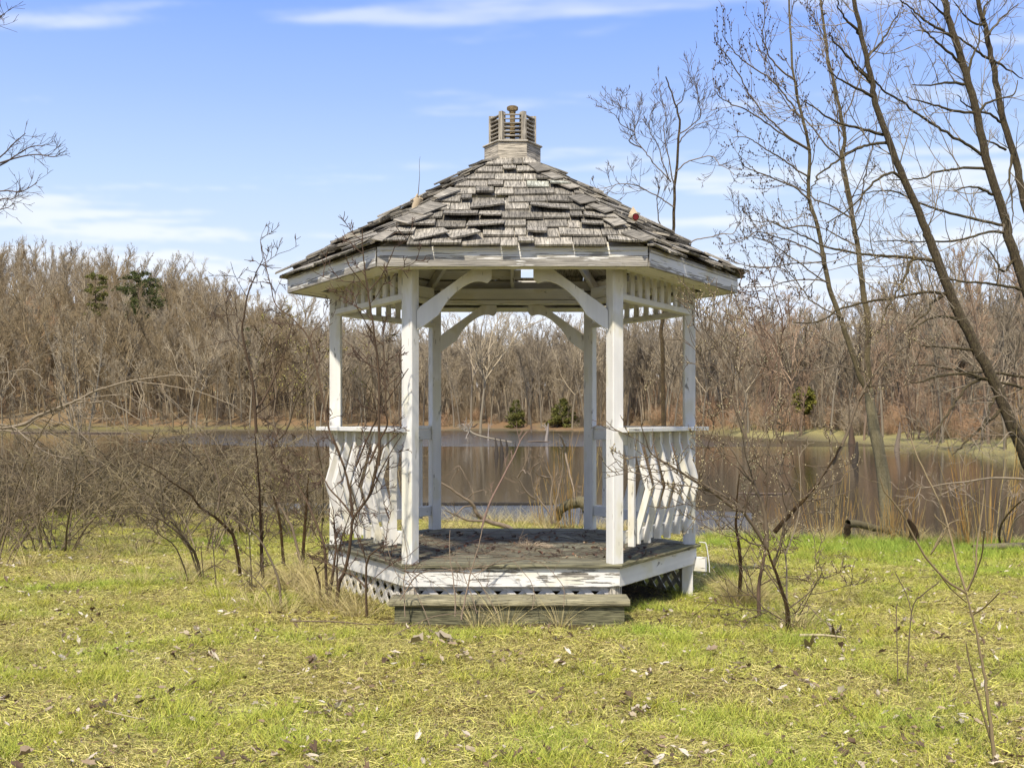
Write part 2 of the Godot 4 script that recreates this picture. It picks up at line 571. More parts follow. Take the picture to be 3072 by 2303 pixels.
func lattice(g: Node3D, k: int, y0: float, y1: float) -> void:
	var ap := 1.5 * cos(deg_to_rad(30.0)) - 0.075
	var half := 0.68
	var fr := plank(g, "lattice_frame", "paint", sector(k, y1 - 0.02, ap - 0.014), half * 2.0, 0.04, 0.02)
	var ix := fr.transform.affine_inverse()
	var h := y1 - y0
	for layer in 2:
		var turn := 1.0 if layer == 0 else -1.0
		var x := -half - h
		while x < half + h:
			# clip the slanted strip to the opening
			var u0 := maxf(0.0, (-half - x) if turn > 0.0 else (x - half))
			var u1 := minf(h, (half - x) if turn > 0.0 else (x + half))
			if u1 - u0 > 0.06:
				var mid := (u0 + u1) * 0.5
				var xf := sector(k, y0 + mid, ap + 0.004 + layer * 0.009, x + turn * mid)
				xf.basis = xf.basis * Basis(Vector3.BACK, turn * PI / 4.0)
				plank(fr, "lattice_strip", "paint", ix * xf, (u1 - u0) * 1.41, 0.042, 0.008, 0, 0, tone(0.85, 1.0, 0.04), 0.001)
			x += 0.135

func bracket(g: Node3D, k: int, s: float) -> void:
	var o := PackedVector2Array([Vector2(0, 0.76), Vector2(0.02, 0.787), Vector2(0.385, 1.05), Vector2(0.517, 1.05), Vector2(0.517, 0.985)])
	for p in [[0.505, 0.968], [0.485, 0.952], [0.46, 0.962], [0.43, 0.967], [0.4, 0.964], [0.36, 0.95], [0.31, 0.921], [0.265, 0.885], [0.22, 0.84], [0.18, 0.785], [0.148, 0.73], [0.07, 0.672], [0.0, 0.625]]:
		o.append(Vector2(p[0], p[1]))
	var b := MB.new()
	for i in o.size():
		o[i] = Vector2(o[i].x * s, o[i].y)
	b.slab(o, 0.038, roff())
	var ap := R * cos(deg_to_rad(30.0))
	build(g, "bracket", b, M["paint"], sector(k, CAM_Y, ap, -s * (R * 0.5 - 0.048)))

func make_gazebo() -> Node3D:
	var g := thing("gazebo", "weathered white hexagonal gazebo with curled shingles and louvred cupola by the pond", "gazebo")
	var ap := R * cos(deg_to_rad(30.0))
	# under the deck: six short legs, joists and the skirt
	for j in 6:
		var f := corner(j, 1.40)
		var y0 := ground_at(f.x, f.z) - 0.1
		var w := deg_to_rad(30.0 + 60.0 * j)
		plank(g, "support_post", "grey_wood" if j in [0, 5] else "paint", Transform3D(Basis(Vector3.UP, w) * Basis(Vector3.BACK, PI / 2), Vector3(f.x, (y0 + DECK - 0.04) * 0.5, f.z)), DECK - 0.04 - y0, 0.09, 0.09)
	for z in [-0.9, -0.45, 0.0, 0.45, 0.9]:
		plank(g, "floor_joist", "deck_wood", Transform3D(Basis(), Vector3(0, DECK - 0.10, z)), 2.0 * (1.42 - absf(z) * T30), 0.13, 0.038)
	for k in 6:
		plank(g, "rim_board", "cracked_paint" if k in [0, 3] else "paint", sector(k, DECK - 0.024 - 0.068, 1.48 * cos(deg_to_rad(30.0)) - 0.019), 1.48 - 0.022, 0.134, 0.038, T30, T30, tone(0.96, 1.0))
		if k != 1:
			lattice(g, k, ground_at(sector(k, 0, 1.2).origin.x, sector(k, 0, 1.2).origin.z) - 0.03, DECK - 0.155)
	# the deck: rings of mitred boards
	for k in 6:
		var a1 := 1.515 * cos(deg_to_rad(30.0))
		while a1 > 0.03:
			var w := minf(0.136, a1 - 0.01)
			var m := a1 - w * 0.5
			var c := tone(0.8, 1.15, 0.06)
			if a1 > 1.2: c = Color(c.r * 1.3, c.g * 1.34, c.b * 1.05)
			var b := MB.new()
			b.col = c
			b.beam(m * T30 * 2.0 - 0.004, 0.024, w, 0.004, roff(), T30, T30)
			var xf := sector(k, DECK - 0.012 + rng.randf_range(-0.003, 0.002), m)
			xf.basis = xf.basis * Basis(Vector3.RIGHT, rng.randf_range(-0.01, 0.01))
			build(g, "deck_board", b, M["deck_wood"], xf)
			a1 -= 0.141
	# posts, their corners towards the middle line
	for j in 6:
		var p := corner(j, R)
		var h := 2.09
		plank(g, "post", "paint", Transform3D(Basis(Vector3.UP, deg_to_rad(30.0 + 60.0 * j)) * Basis(Vector3.BACK, PI / 2), Vector3(p.x, DECK + h * 0.5 - 0.002, p.z)), h, 0.089, 0.089, 0, 0, tone(0.97, 1.0), 0.005)
	# beams, friezes, railings, brackets
	for k in 6:
		plank(g, "header_beam", "paint", sector(k, 2.49, ap - 0.01), R - 0.11, 0.10, 0.04, 0, 0, tone(0.94, 1.0))
		plank(g, "header_plate", "paint", sector(k, 2.417, ap), R - 0.10, 0.036, 0.09, 0, 0, tone(0.94, 1.0))
		if k == 0 or k == 3:
			bracket(g, k, 1.0)
			bracket(g, k, -1.0)
		else:
			var fr := plank(g, "frieze_rail", "paint", sector(k, 2.205, ap), R - 0.10, 0.042, 0.07, 0, 0, tone(0.95, 1.0))
			var ix := fr.transform.affine_inverse()
			for i in 9:
				plank(fr, "frieze_slat", "paint", ix * sector(k, 2.3125, ap, (i - 4) * 0.138).rotated_local(Vector3.BACK, PI / 2), 0.173, 0.062, 0.018, 0, 0, tone(0.9, 1.0, 0.02))
			railing(g, k, 1.0 if k in [1, 4] else -1.0)
	# eaves
	for k in 6:
		var b := MB.new()
		b.col = tone(0.97, 1.0)
		b.beam(EAVE * T30 * 2.0 - 0.03, 0.132, 0.024, 0.003, roff() if not k in [0] else Vector2(0.9, 0), T30, T30, Vector3.ZERO, true)
		build(g, "fascia_board", b, M["fascia_paint"], sector(k, EAVE_Y - 0.062, EAVE - 0.012))
		for i in 3:
			var m := EAVE - 0.03 - 0.05 - i * 0.102
			if m - 0.05 > ap + 0.02:
				plank(g, "soffit_board", "paint", sector(k, EAVE_Y - 0.115 + 0.004 * i, m), m * T30 * 2.0 - 0.006, 0.012, 0.098, T30, T30, tone(0.88, 0.98, 0.03), 0.002)
	# rafters and the spaced boards under the shingles
	for j in 6:
		var p0 := corner(j, (EAVE - 0.03) / cos(deg_to_rad(30.0)), EAVE_Y - 0.075)
		var p1 := corner(j, 0.12, EAVE_Y + 0.649 * (EAVE - 0.10) - 0.075)
		var d := p1 - p0
		var up := d.normalized().cross(Vector3(d.z, 0, -d.x).normalized())
		if up.y < 0.0: up = -up
		plank(g, "hip_rafter", "paint", Transform3D(Basis(d.normalized(), up, d.normalized().cross(up)), (p0 + p1) * 0.5), d.length(), 0.085, 0.036, 0, 0, tone(0.8, 0.95, 0.03))
		var s := panel(j)
		plank(g, "rafter", "paint", s * Transform3D(Basis(Vector3.UP, PI / 2), Vector3(0, -0.068, -0.80)), 1.55, 0.07, 0.036, 0, 0, tone(0.8, 0.95, 0.03))
		var t := 0.05
		while t < 1.65:
			var hw := (EAVE - t * cos(slope)) * T30
			if hw > 0.14:
				var lo := -hw
				var hi := hw
				if (j == 3 and t > 0.25 and t < 0.45):
					lo = -0.08   # a board broken off short: the sky shows through
				if (j == 2 and t > 0.3 and t < 0.6):
					hi = 0.22
				plank(g, "sheathing_board", "paint", s * Transform3D(Basis(), Vector3((lo + hi) * 0.5, -0.021, -t)), hi - lo - 0.005, 0.018, 0.13, 0, 0, tone(0.8, 0.95, 0.04))
			t += 0.16
	# shingles: the three sides in view one by one, the far sides as one piece
	var far := MB.new()
	for k in 6:
		var s := panel(k)
		var seen := k in [0, 1, 5]
		for r in 11:
			var s0 := -0.045 + r * 0.149
			var hw := (EAVE + 0.015 - s0 * cos(slope)) * T30
			var x := -hw
			var wid := rng.randf_range(0.08, 0.3)
			while x < hw - 0.01:
				var nx := minf(x + wid, hw)
				if hw - nx < 0.05: nx = hw
				if not missing(k, x, nx, s0 + 0.12) and not (rng.randf() < (0.035 if r > 1 else 0.0)):
					var len := 0.335 + rng.randf_range(-0.02, 0.02)
					var lift := 0.009 + rng.randf() * 0.017
					var curl := 0.0
					var twist := rng.randf_range(-0.04, 0.04)
					var yaw := rng.randf_range(-0.012, 0.012)
					var slip := rng.randf_range(-0.014, 0.012)
					if rng.randf() < 0.32:
						curl = rng.randf_range(0.01, 0.04)
						yaw = rng.randf_range(-0.05, 0.05)
					if r in [2, 3, 4] and absf(x) < 0.55 and k == 0 and rng.randf() < 0.5:
						curl = rng.randf_range(0.02, 0.05)
						slip = rng.randf_range(-0.05, 0.0)
						yaw = rng.randf_range(-0.16, 0.16)
						twist = rng.randf_range(-0.15, 0.15)
					if r == 1 and k == 0 and x < -0.36 and nx > -0.5:
						yaw = -0.32
						slip = -0.07
						curl = 0.03
						twist = 0.1
					var b := far
					if seen:
						b = MB.new()
					b.col = tone(0.34, 0.72, 0.02)
					if k == 0 and r in [7, 6] and x > 0.05 and x < 0.3: b.col = Color(0.82, 0.9, 0.89)
					if seen:
						shingle_shape(b, x + 0.003, nx - 0.003, s0 + slip, len, rng.randf_range(0.010, 0.017), lift, curl, twist, yaw)
						build(g, "shingle", b, M["grey_wood"], s)
					else:
						var one := MB.new()
						one.col = b.col
						shingle_shape(one, x + 0.003, nx - 0.003, s0 + slip, len, 0.013, lift, curl, twist, yaw)
						var base := far.v.size()
						for i in one.v.size():
							far.v.append(s * one.v[i]); far.n.append(s.basis * one.n[i]); far.c.append(one.c[i]); far.u.append(one.u[i])
						for i in one.t:
							far.t.append(base + i)
				x = nx
				wid = rng.randf_range(0.13, 0.30) if rng.randf() < 0.8 else rng.randf_range(0.07, 0.12)
	var rest := build(g, "shingles", far, M["grey_wood"])
	rest.set_meta("kind", "stuff")
	# caps along the hips
	for j in 6:
		var p0 := corner(j, (EAVE + 0.02) / cos(deg_to_rad(30.0)), EAVE_Y)
		var p1 := corner(j, 0.2, EAVE_Y + 0.649 * (EAVE - 0.17))
		var d := (p1 - p0).normalized()
		var length := p0.distance_to(p1)
		for side in [0, 1]:
			var k: int = (j + side) % 6
			var nrm: Vector3 = panel(k).basis.y
			var t := 0.0
			while t < length - 0.40:
				if rng.randf() < 0.7:
					var e := d.cross(nrm).normalized()
					if e.dot(sector(k).basis.z) * 0.0 + e.dot(sector(k, 0, 1.0).origin - corner(j, 1.0)) < 0.0: e = -e
					var bz := (d + nrm * -0.09).normalized()
					var up2 := nrm
					var B := Basis(e, up2, e.cross(up2))
					B = B * Basis(Vector3.RIGHT, -0.09 * (1.0 if e.cross(up2).dot(d) < 0.0 else -1.0))
					B = B * Basis(Vector3.UP, rng.randf_range(-0.13, 0.13))
					var w := rng.randf_range(0.07, 0.13)
					var b := MB.new()
					b.col = tone(0.34, 0.68, 0.02)
					b.beam(w, 0.011, rng.randf_range(0.2, 0.3), 0.003, roff(), rng.randf_range(-0.15, 0.15), rng.randf_range(-0.15, 0.15))
					build(g, "hip_cap", b, M["grey_wood"], Transform3D(B, p0 + d * (t + 0.1) + e * (w * 0.5 - 0.004) + nrm * (0.040 + 0.006 * side + rng.randf() * 0.012)))
				t += 0.15 + rng.randf_range(-0.03, 0.06)
	# the cupola
	var cy := EAVE_Y + 0.649 * (EAVE - 0.196) + 0.008
	for k in 6:
		plank(g, "cupola_board", "grey_wood", sector(k, cy + 0.07, 0.196 - 0.009), 0.196 * 2.0 * T30 - 0.012, 0.15, 0.018, T30, T30, tone(0.72, 0.84, 0.05), 0.002)
		plank(g, "cupola_ledge", "grey_wood", sector(k, cy + 0.149, 0.15), 0.15 * 2.0 * T30 - 0.004, 0.012, 0.12, T30, T30, tone(0.75, 0.85), 0.002)
		var w := deg_to_rad(30.0 + 60.0 * k)
		var pp := corner(k, 0.165, cy + 0.155 + 0.118)
		plank(g, "cupola_post", "grey_wood", Transform3D(Basis(Vector3.UP, w) * Basis(Vector3.BACK, PI / 2), pp), 0.236, 0.036, 0.052, 0, 0, tone(0.6, 0.78, 0.05), 0.002)
		for i in 7:
			var xf := sector(k, cy + 0.172 + i * 0.033, 0.142)
			xf.basis = xf.basis * Basis(Vector3.RIGHT, 0.2) * Basis(Vector3.BACK, rng.randf_range(-0.012, 0.012))
			plank(g, "louver_slat", "grey_wood", xf, 0.135, 0.009, 0.05, 0, 0, tone(0.6, 0.8, 0.05), 0.001)
	var fin := MB.new()
	fin.col = Color(0.42, 0.33, 0.2)
	var pr := [[0.0, 0.022], [0.26, 0.022], [0.262, 0.026], [0.282, 0.027], [0.288, 0.042], [0.296, 0.047], [0.311, 0.046], [0.318, 0.036], [0.32, 0.004]]
	var pv := PackedVector3Array()
	var pw := PackedFloat32Array()
	for q in pr:
		pv.append(Vector3(0, cy + 0.155 + q[0], 0))
		pw.append(q[1])
	fin.tube(pv, pw, 14)
	build(g, "finial", fin, M["grey_wood"])
	# the step
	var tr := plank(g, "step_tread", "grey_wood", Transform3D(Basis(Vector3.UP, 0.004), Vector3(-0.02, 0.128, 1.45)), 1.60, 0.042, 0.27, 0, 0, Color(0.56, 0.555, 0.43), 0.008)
	plank(tr, "step_riser", "grey_wood", Transform3D(Basis(), Vector3(0.0, -0.122, 0.085)), 1.53, 0.20, 0.036, 0, 0, Color(0.29, 0.30, 0.215))  # dark mossy tint, with the shade below the tread mixed into the colour
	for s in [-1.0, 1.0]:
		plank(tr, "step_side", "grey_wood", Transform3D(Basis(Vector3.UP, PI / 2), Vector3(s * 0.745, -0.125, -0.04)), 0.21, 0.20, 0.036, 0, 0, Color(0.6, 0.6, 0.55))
	# a loose end of board on the right corner
	plank(g, "board_end", "paint", Transform3D(Basis(Vector3.UP, deg_to_rad(-30)), Vector3(1.5, 0.19, 0.03)), 0.11, 0.115, 0.038)
	return g

# ---------- wood that grows ----------
func smooth_line(p: PackedVector3Array, each: int) -> PackedVector3Array:
	var out := PackedVector3Array()
	var m := p.size()
	for i in m - 1:
		var a := p[maxi(i - 1, 0)]
		var d := p[mini(i + 2, m - 1)]
		for k in each:
			out.append(p[i].cubic_interpolate(p[i + 1], a, d, float(k) / each))
	out.append(p[m - 1])
	return out

func rads(m: int, r0: float, r1: float, power := 1.0) -> PackedFloat32Array:
	var out := PackedFloat32Array()
	for i in m:
		out.append(lerpf(r0, r1, pow(float(i) / (m - 1), power)))
	return out

# o: up (pull to the sky), jit, kids, ratio, ang, seg, min (least radius), bud (chance), budr
func branch(b: MB, buds: MB, p: Vector3, dir: Vector3, length: float, r: float, lvl: int, o: Dictionary) -> void:
	var seg: int = o.seg if lvl > 0 else maxi(2, o.seg - 1)
	var pts := PackedVector3Array([p])
	var step := length / seg
	var d := dir
	for i in seg:
		d = (d + Vector3(rng.randf_range(-1, 1), rng.randf_range(-1, 1), rng.randf_range(-1, 1)) * o.jit + Vector3.UP * o.up).normalized()
		pts.append(pts[i] + d * step)
	var tip: float = maxf(o.min * 0.6, r * 0.35)
	b.tube(pts, rads(pts.size(), maxf(r, o.min), tip), 4 if r > 0.012 else 3)
	if buds != null and lvl <= 1:
		for i in range(1, pts.size()):
			for q in 2:
				if rng.randf() < o.bud:
					buds.blob(pts[i - 1].lerp(pts[i], rng.randf()) + Vector3(rng.randf_range(-1, 1), rng.randf_range(-1, 1), rng.randf_range(-1, 1)) * o.budr * 1.5, Vector3(1, 1.6, 1) * o.budr * rng.randf_range(0.6, 1.3))
	if lvl <= 0:
		return
	var kids: int = int(o.kids * rng.randf_range(0.7, 1.3) + 0.5)
	for k in kids:
		var q := rng.randf_range(0.15, 1.0)
		var at_ := q * seg
		var i := mini(int(at_), seg - 1)
		var start := pts[i].lerp(pts[i + 1], at_ - i)
		var dd := (pts[i + 1] - pts[i]).normalized()
		var side := dd.cross(Vector3(rng.randf_range(-1, 1), rng.randf_range(-1, 1), rng.randf_range(-1, 1))).normalized()
		var w: float = o.ang * rng.randf_range(0.7, 1.25)
		branch(b, buds, start, dd * cos(w) + side * sin(w), length * o.ratio * rng.randf_range(0.6, 1.2) * (1.15 - 0.5 * q), r * lerpf(0.7, 0.45, q), lvl - 1, o)

# branches along a traced course
func dress(b: MB, buds: MB, pts: PackedVector3Array, r0: float, r1: float, per_m: float, length: float, lvl: int, o: Dictionary, from := 0.1) -> void:
	var total := 0.0
	for i in pts.size() - 1:
		total += pts[i].distance_to(pts[i + 1])
	var count := int(total * per_m + 0.5)
	for k in count:
		var q := from + (1.0 - from) * (k + rng.randf()) / count
		var f := q * (pts.size() - 1)
		var i := mini(int(f), pts.size() - 2)
		var dd := (pts[i + 1] - pts[i]).normalized()
		var side := dd.cross(Vector3(rng.randf_range(-1, 1), rng.randf_range(-0.6, 0.6), rng.randf_range(-1, 1))).normalized()
		var w: float = o.ang * rng.randf_range(0.75, 1.25)
		var r := lerpf(r0, r1, q)
		branch(b, buds, pts[i].lerp(pts[i + 1], f - i), dd * cos(w) + side * sin(w), length * rng.randf_range(0.45, 1.25) * (1.15 - 0.6 * q), minf(r * 0.5, maxf(length * 0.011, o.min * 1.4)), lvl, o)

func traced(parent: Node3D, called: String, mat: String, pts: PackedVector3Array, r0: float, r1: float, c: Color, sides := 8, wobble := 0.0) -> PackedVector3Array:
	var s := smooth_line(pts, 4)
	if wobble > 0.0:
		for i in range(1, s.size() - 1):
			s[i] += Vector3(rng.randf_range(-1, 1), rng.randf_range(-0.3, 0.3), rng.randf_range(-1, 1)) * wobble
	var b := MB.new()
	b.col = c
	b.tube(s, rads(s.size(), r0, r1), sides)
	b.cap(s[s.size() - 1], (s[s.size() - 1] - s[s.size() - 2]).normalized(), r1, sides)
	build(parent, called, b, M[mat], Transform3D(Basis(), -parent.position))
	return s

func part_of(parent: Node3D, called: String, b: MB, mat: String) -> void:
	if b.v.size() > 0:
		var o := build(parent, called, b, M[mat], Transform3D(Basis(), -parent.position))
		if called in ["twigs", "buds", "roots"]: o.set_meta("kind", "stuff")

const FINE := {"up": 0.10, "jit": 0.22, "kids": 4.0, "ratio": 0.55, "ang": 0.75, "seg": 4, "min": 0.0024, "bud": 0.0, "budr": 0.004}

func opts(change: Dictionary) -> Dictionary:
	var o := FINE.duplicate()
	o.merge(change, true)
	return o

func rooted(p: Vector3) -> Vector3:
	return Vector3(p.x, ground_at(p.x, p.z), p.z)

func near_trees() -> void:
	var tc := Color(0.30, 0.25, 0.185)
	var dark := Color(0.13, 0.095, 0.06)
	# the budding twin-stemmed tree on the right bank
	var base := rooted(at(2662, 1592, 14.7))
	var t := thing("budding_tree", "slim forked tree with dark buds standing on the right bank beside the log", "tree", base)
	var low := line(R3, [868, 500, 850, 330, 828, 130, 800, 0], 14.7, 14.7)
	low.append_array(line(R2, [1140, 1400, 1120, 1250, 1105, 1130], 14.7, 14.7))
	low[0].y = base.y - 0.1
	traced(t, "trunk", "smooth_bark", low, 0.074, 0.055, Color(1, 1, 1), 10)
	var low2 := line(R3, [858, 500, 868, 300, 838, 120, 822, 20], 14.72, 14.75)
	low2.append_array(line(R2, [1165, 1420, 1125, 1200, 1112, 1100], 14.75, 14.75))
	traced(t, "trunk", "smooth_bark", low2, 0.058, 0.045, Color(1, 1, 1), 10)
	var s1 := line(R2, [1105, 1140, 1040, 1000, 960, 760, 880, 545, 815, 330, 780, 130], 14.7, 14.4)
	s1.append_array(line(R1, [690, 1650, 650, 1400, 595, 1220, 600, 1050, 590, 870, 545, 700, 515, 560, 490, 350, 475, 0, 470, -200], 14.4, 13.6))
	var f1 := traced(t, "stem", "smooth_bark", s1, 0.038, 0.010, Color(0.85, 0.8, 0.75), 8, 0.008)
	var s2 := line(R2, [1110, 1110, 1098, 880, 1100, 640, 1070, 430, 1040, 200, 1010, 0], 14.75, 14.7)
	s2.append_array(line(R1, [880, 1440, 850, 1220, 800, 980, 818, 860, 770, 600, 715, 350, 680, 100, 660, -150], 14.6, 14.2))
	var f2 := traced(t, "stem", "smooth_bark", s2, 0.044, 0.014, Color(0.8, 0.74, 0.66), 8, 0.008)
	var limbs := [
		line(R1, [590, 930, 440, 840, 330, 760, 200, 680, 100, 640, 40, 600, 5, 555], 14.0, 13.2),
		line(R1, [610, 930, 500, 870, 400, 790, 300, 690, 220, 580, 160, 460, 110, 380, 40, 290, 20, 210], 13.9, 13.0),
		line(R1, [545, 730, 480, 640, 410, 550, 330, 470, 220, 400, 140, 330, 90, 270, 60, 210], 13.9, 13.1),
		line(R1, [500, 490, 400, 420, 340, 330, 310, 230, 316, 120, 310, 10], 13.8, 13.3),
		line(R1, [600, 1240, 500, 1160, 400, 1120, 330, 1090, 250, 1060, 190, 1030, 170, 970], 14.2, 13.4),
		line(R1, [590, 1100, 500, 1040, 420, 980, 330, 930, 260, 880, 200, 850, 125, 855], 14.2, 13.4),
		line(R1, [655, 1420, 560, 1400, 450, 1420, 380, 1380, 280, 1380, 220, 1360], 14.3, 13.6),
		line(R1, [690, 1600, 600, 1545, 480, 1500, 380, 1470, 270, 1440, 200, 1480, 185, 1400], 14.3, 13.8),
		line(R1, [870, 1370, 760, 1290, 640, 1240, 560, 1180, 470, 1140, 380, 1100], 14.6, 13.9),
		line(R1, [880, 1520, 780, 1470, 650, 1400], 14.6, 14.2),
		line(R1, [800, 985, 720, 920, 640, 820, 570, 740, 480, 670, 410, 560, 370, 430, 320, 330], 14.6, 13.9),
		line(R1, [805, 750, 760, 560, 720, 400, 690, 250, 650, 150, 600, 30], 14.5, 14.1),
		line(R1, [860, 1330, 830, 1200, 800, 1060, 785, 900, 772, 700, 735, 500, 700, 340, 660, 200, 640, 60], 14.5, 14.0),
		line(R2, [800, 340, 700, 280, 600, 200, 500, 130, 400, 60, 300, 30, 240, 10], 14.4, 13.6),
		line(R2, [790, 200, 700, 210, 560, 215, 420, 240, 300, 240, 200, 220, 100, 195], 14.4, 13.5),
		line(R2, [820, 350, 740, 330, 620, 330, 500, 350, 400, 380, 280, 380, 190, 385], 14.4, 13.5),
		line(R2, [930, 600, 800, 540, 690, 470, 600, 350, 520, 250, 450, 120, 380, 40], 14.5, 13.8),
		line(R2, [990, 970, 880, 940, 790, 960, 700, 975, 560, 965, 470, 955], 14.7, 14.2),
		line(R1, [885, 1330, 930, 1210, 945, 1080, 985, 950, 1010, 830, 1020, 700, 1040, 560, 1100, 440], 14.5, 14.6),
		line(R1, [815, 960, 900, 915, 990, 895, 1080, 890], 14.6, 14.5),
		line(R1, [815, 730, 870, 610, 930, 440, 1000, 340, 1080, 240, 1150, 120, 1180, 20], 14.5, 14.4)]
	var tw := MB.new()
	tw.col = Color(0.22, 0.175, 0.125)
	var buds := MB.new()
	buds.col = Color(0.05, 0.03, 0.022)
	var o := opts({"bud": 0.5, "budr": 0.0075, "up": 0.16, "kids": 2.6, "min": 0.0036, "ratio": 0.55})
	for k in limbs.size():
		var f := traced(t, "limb", "twig", limbs[k], 0.0125 if k < 12 else 0.0105, 0.0045, Color(0.19, 0.15, 0.105), 5, 0.012)
		dress(tw, buds, f, 0.012, 0.005, 6.0 if k < 17 else 3.0, 0.55, 1, o, 0.25)
	dress(tw, buds, f1, 0.06, 0.02, 2.2, 0.8, 2, o, 0.3)
	dress(tw, null, f2, 0.06, 0.02, 2.2, 0.9, 2, o, 0.35)
	part_of(t, "twigs", tw, "twig")
	part_of(t, "buds", buds, "twig")

	# the three big trunks that lean in from the right edge
	var big := opts({"up": 0.10, "kids": 3.0, "min": 0.0034, "ratio": 0.6, "ang": 0.7, "jit": 0.20})
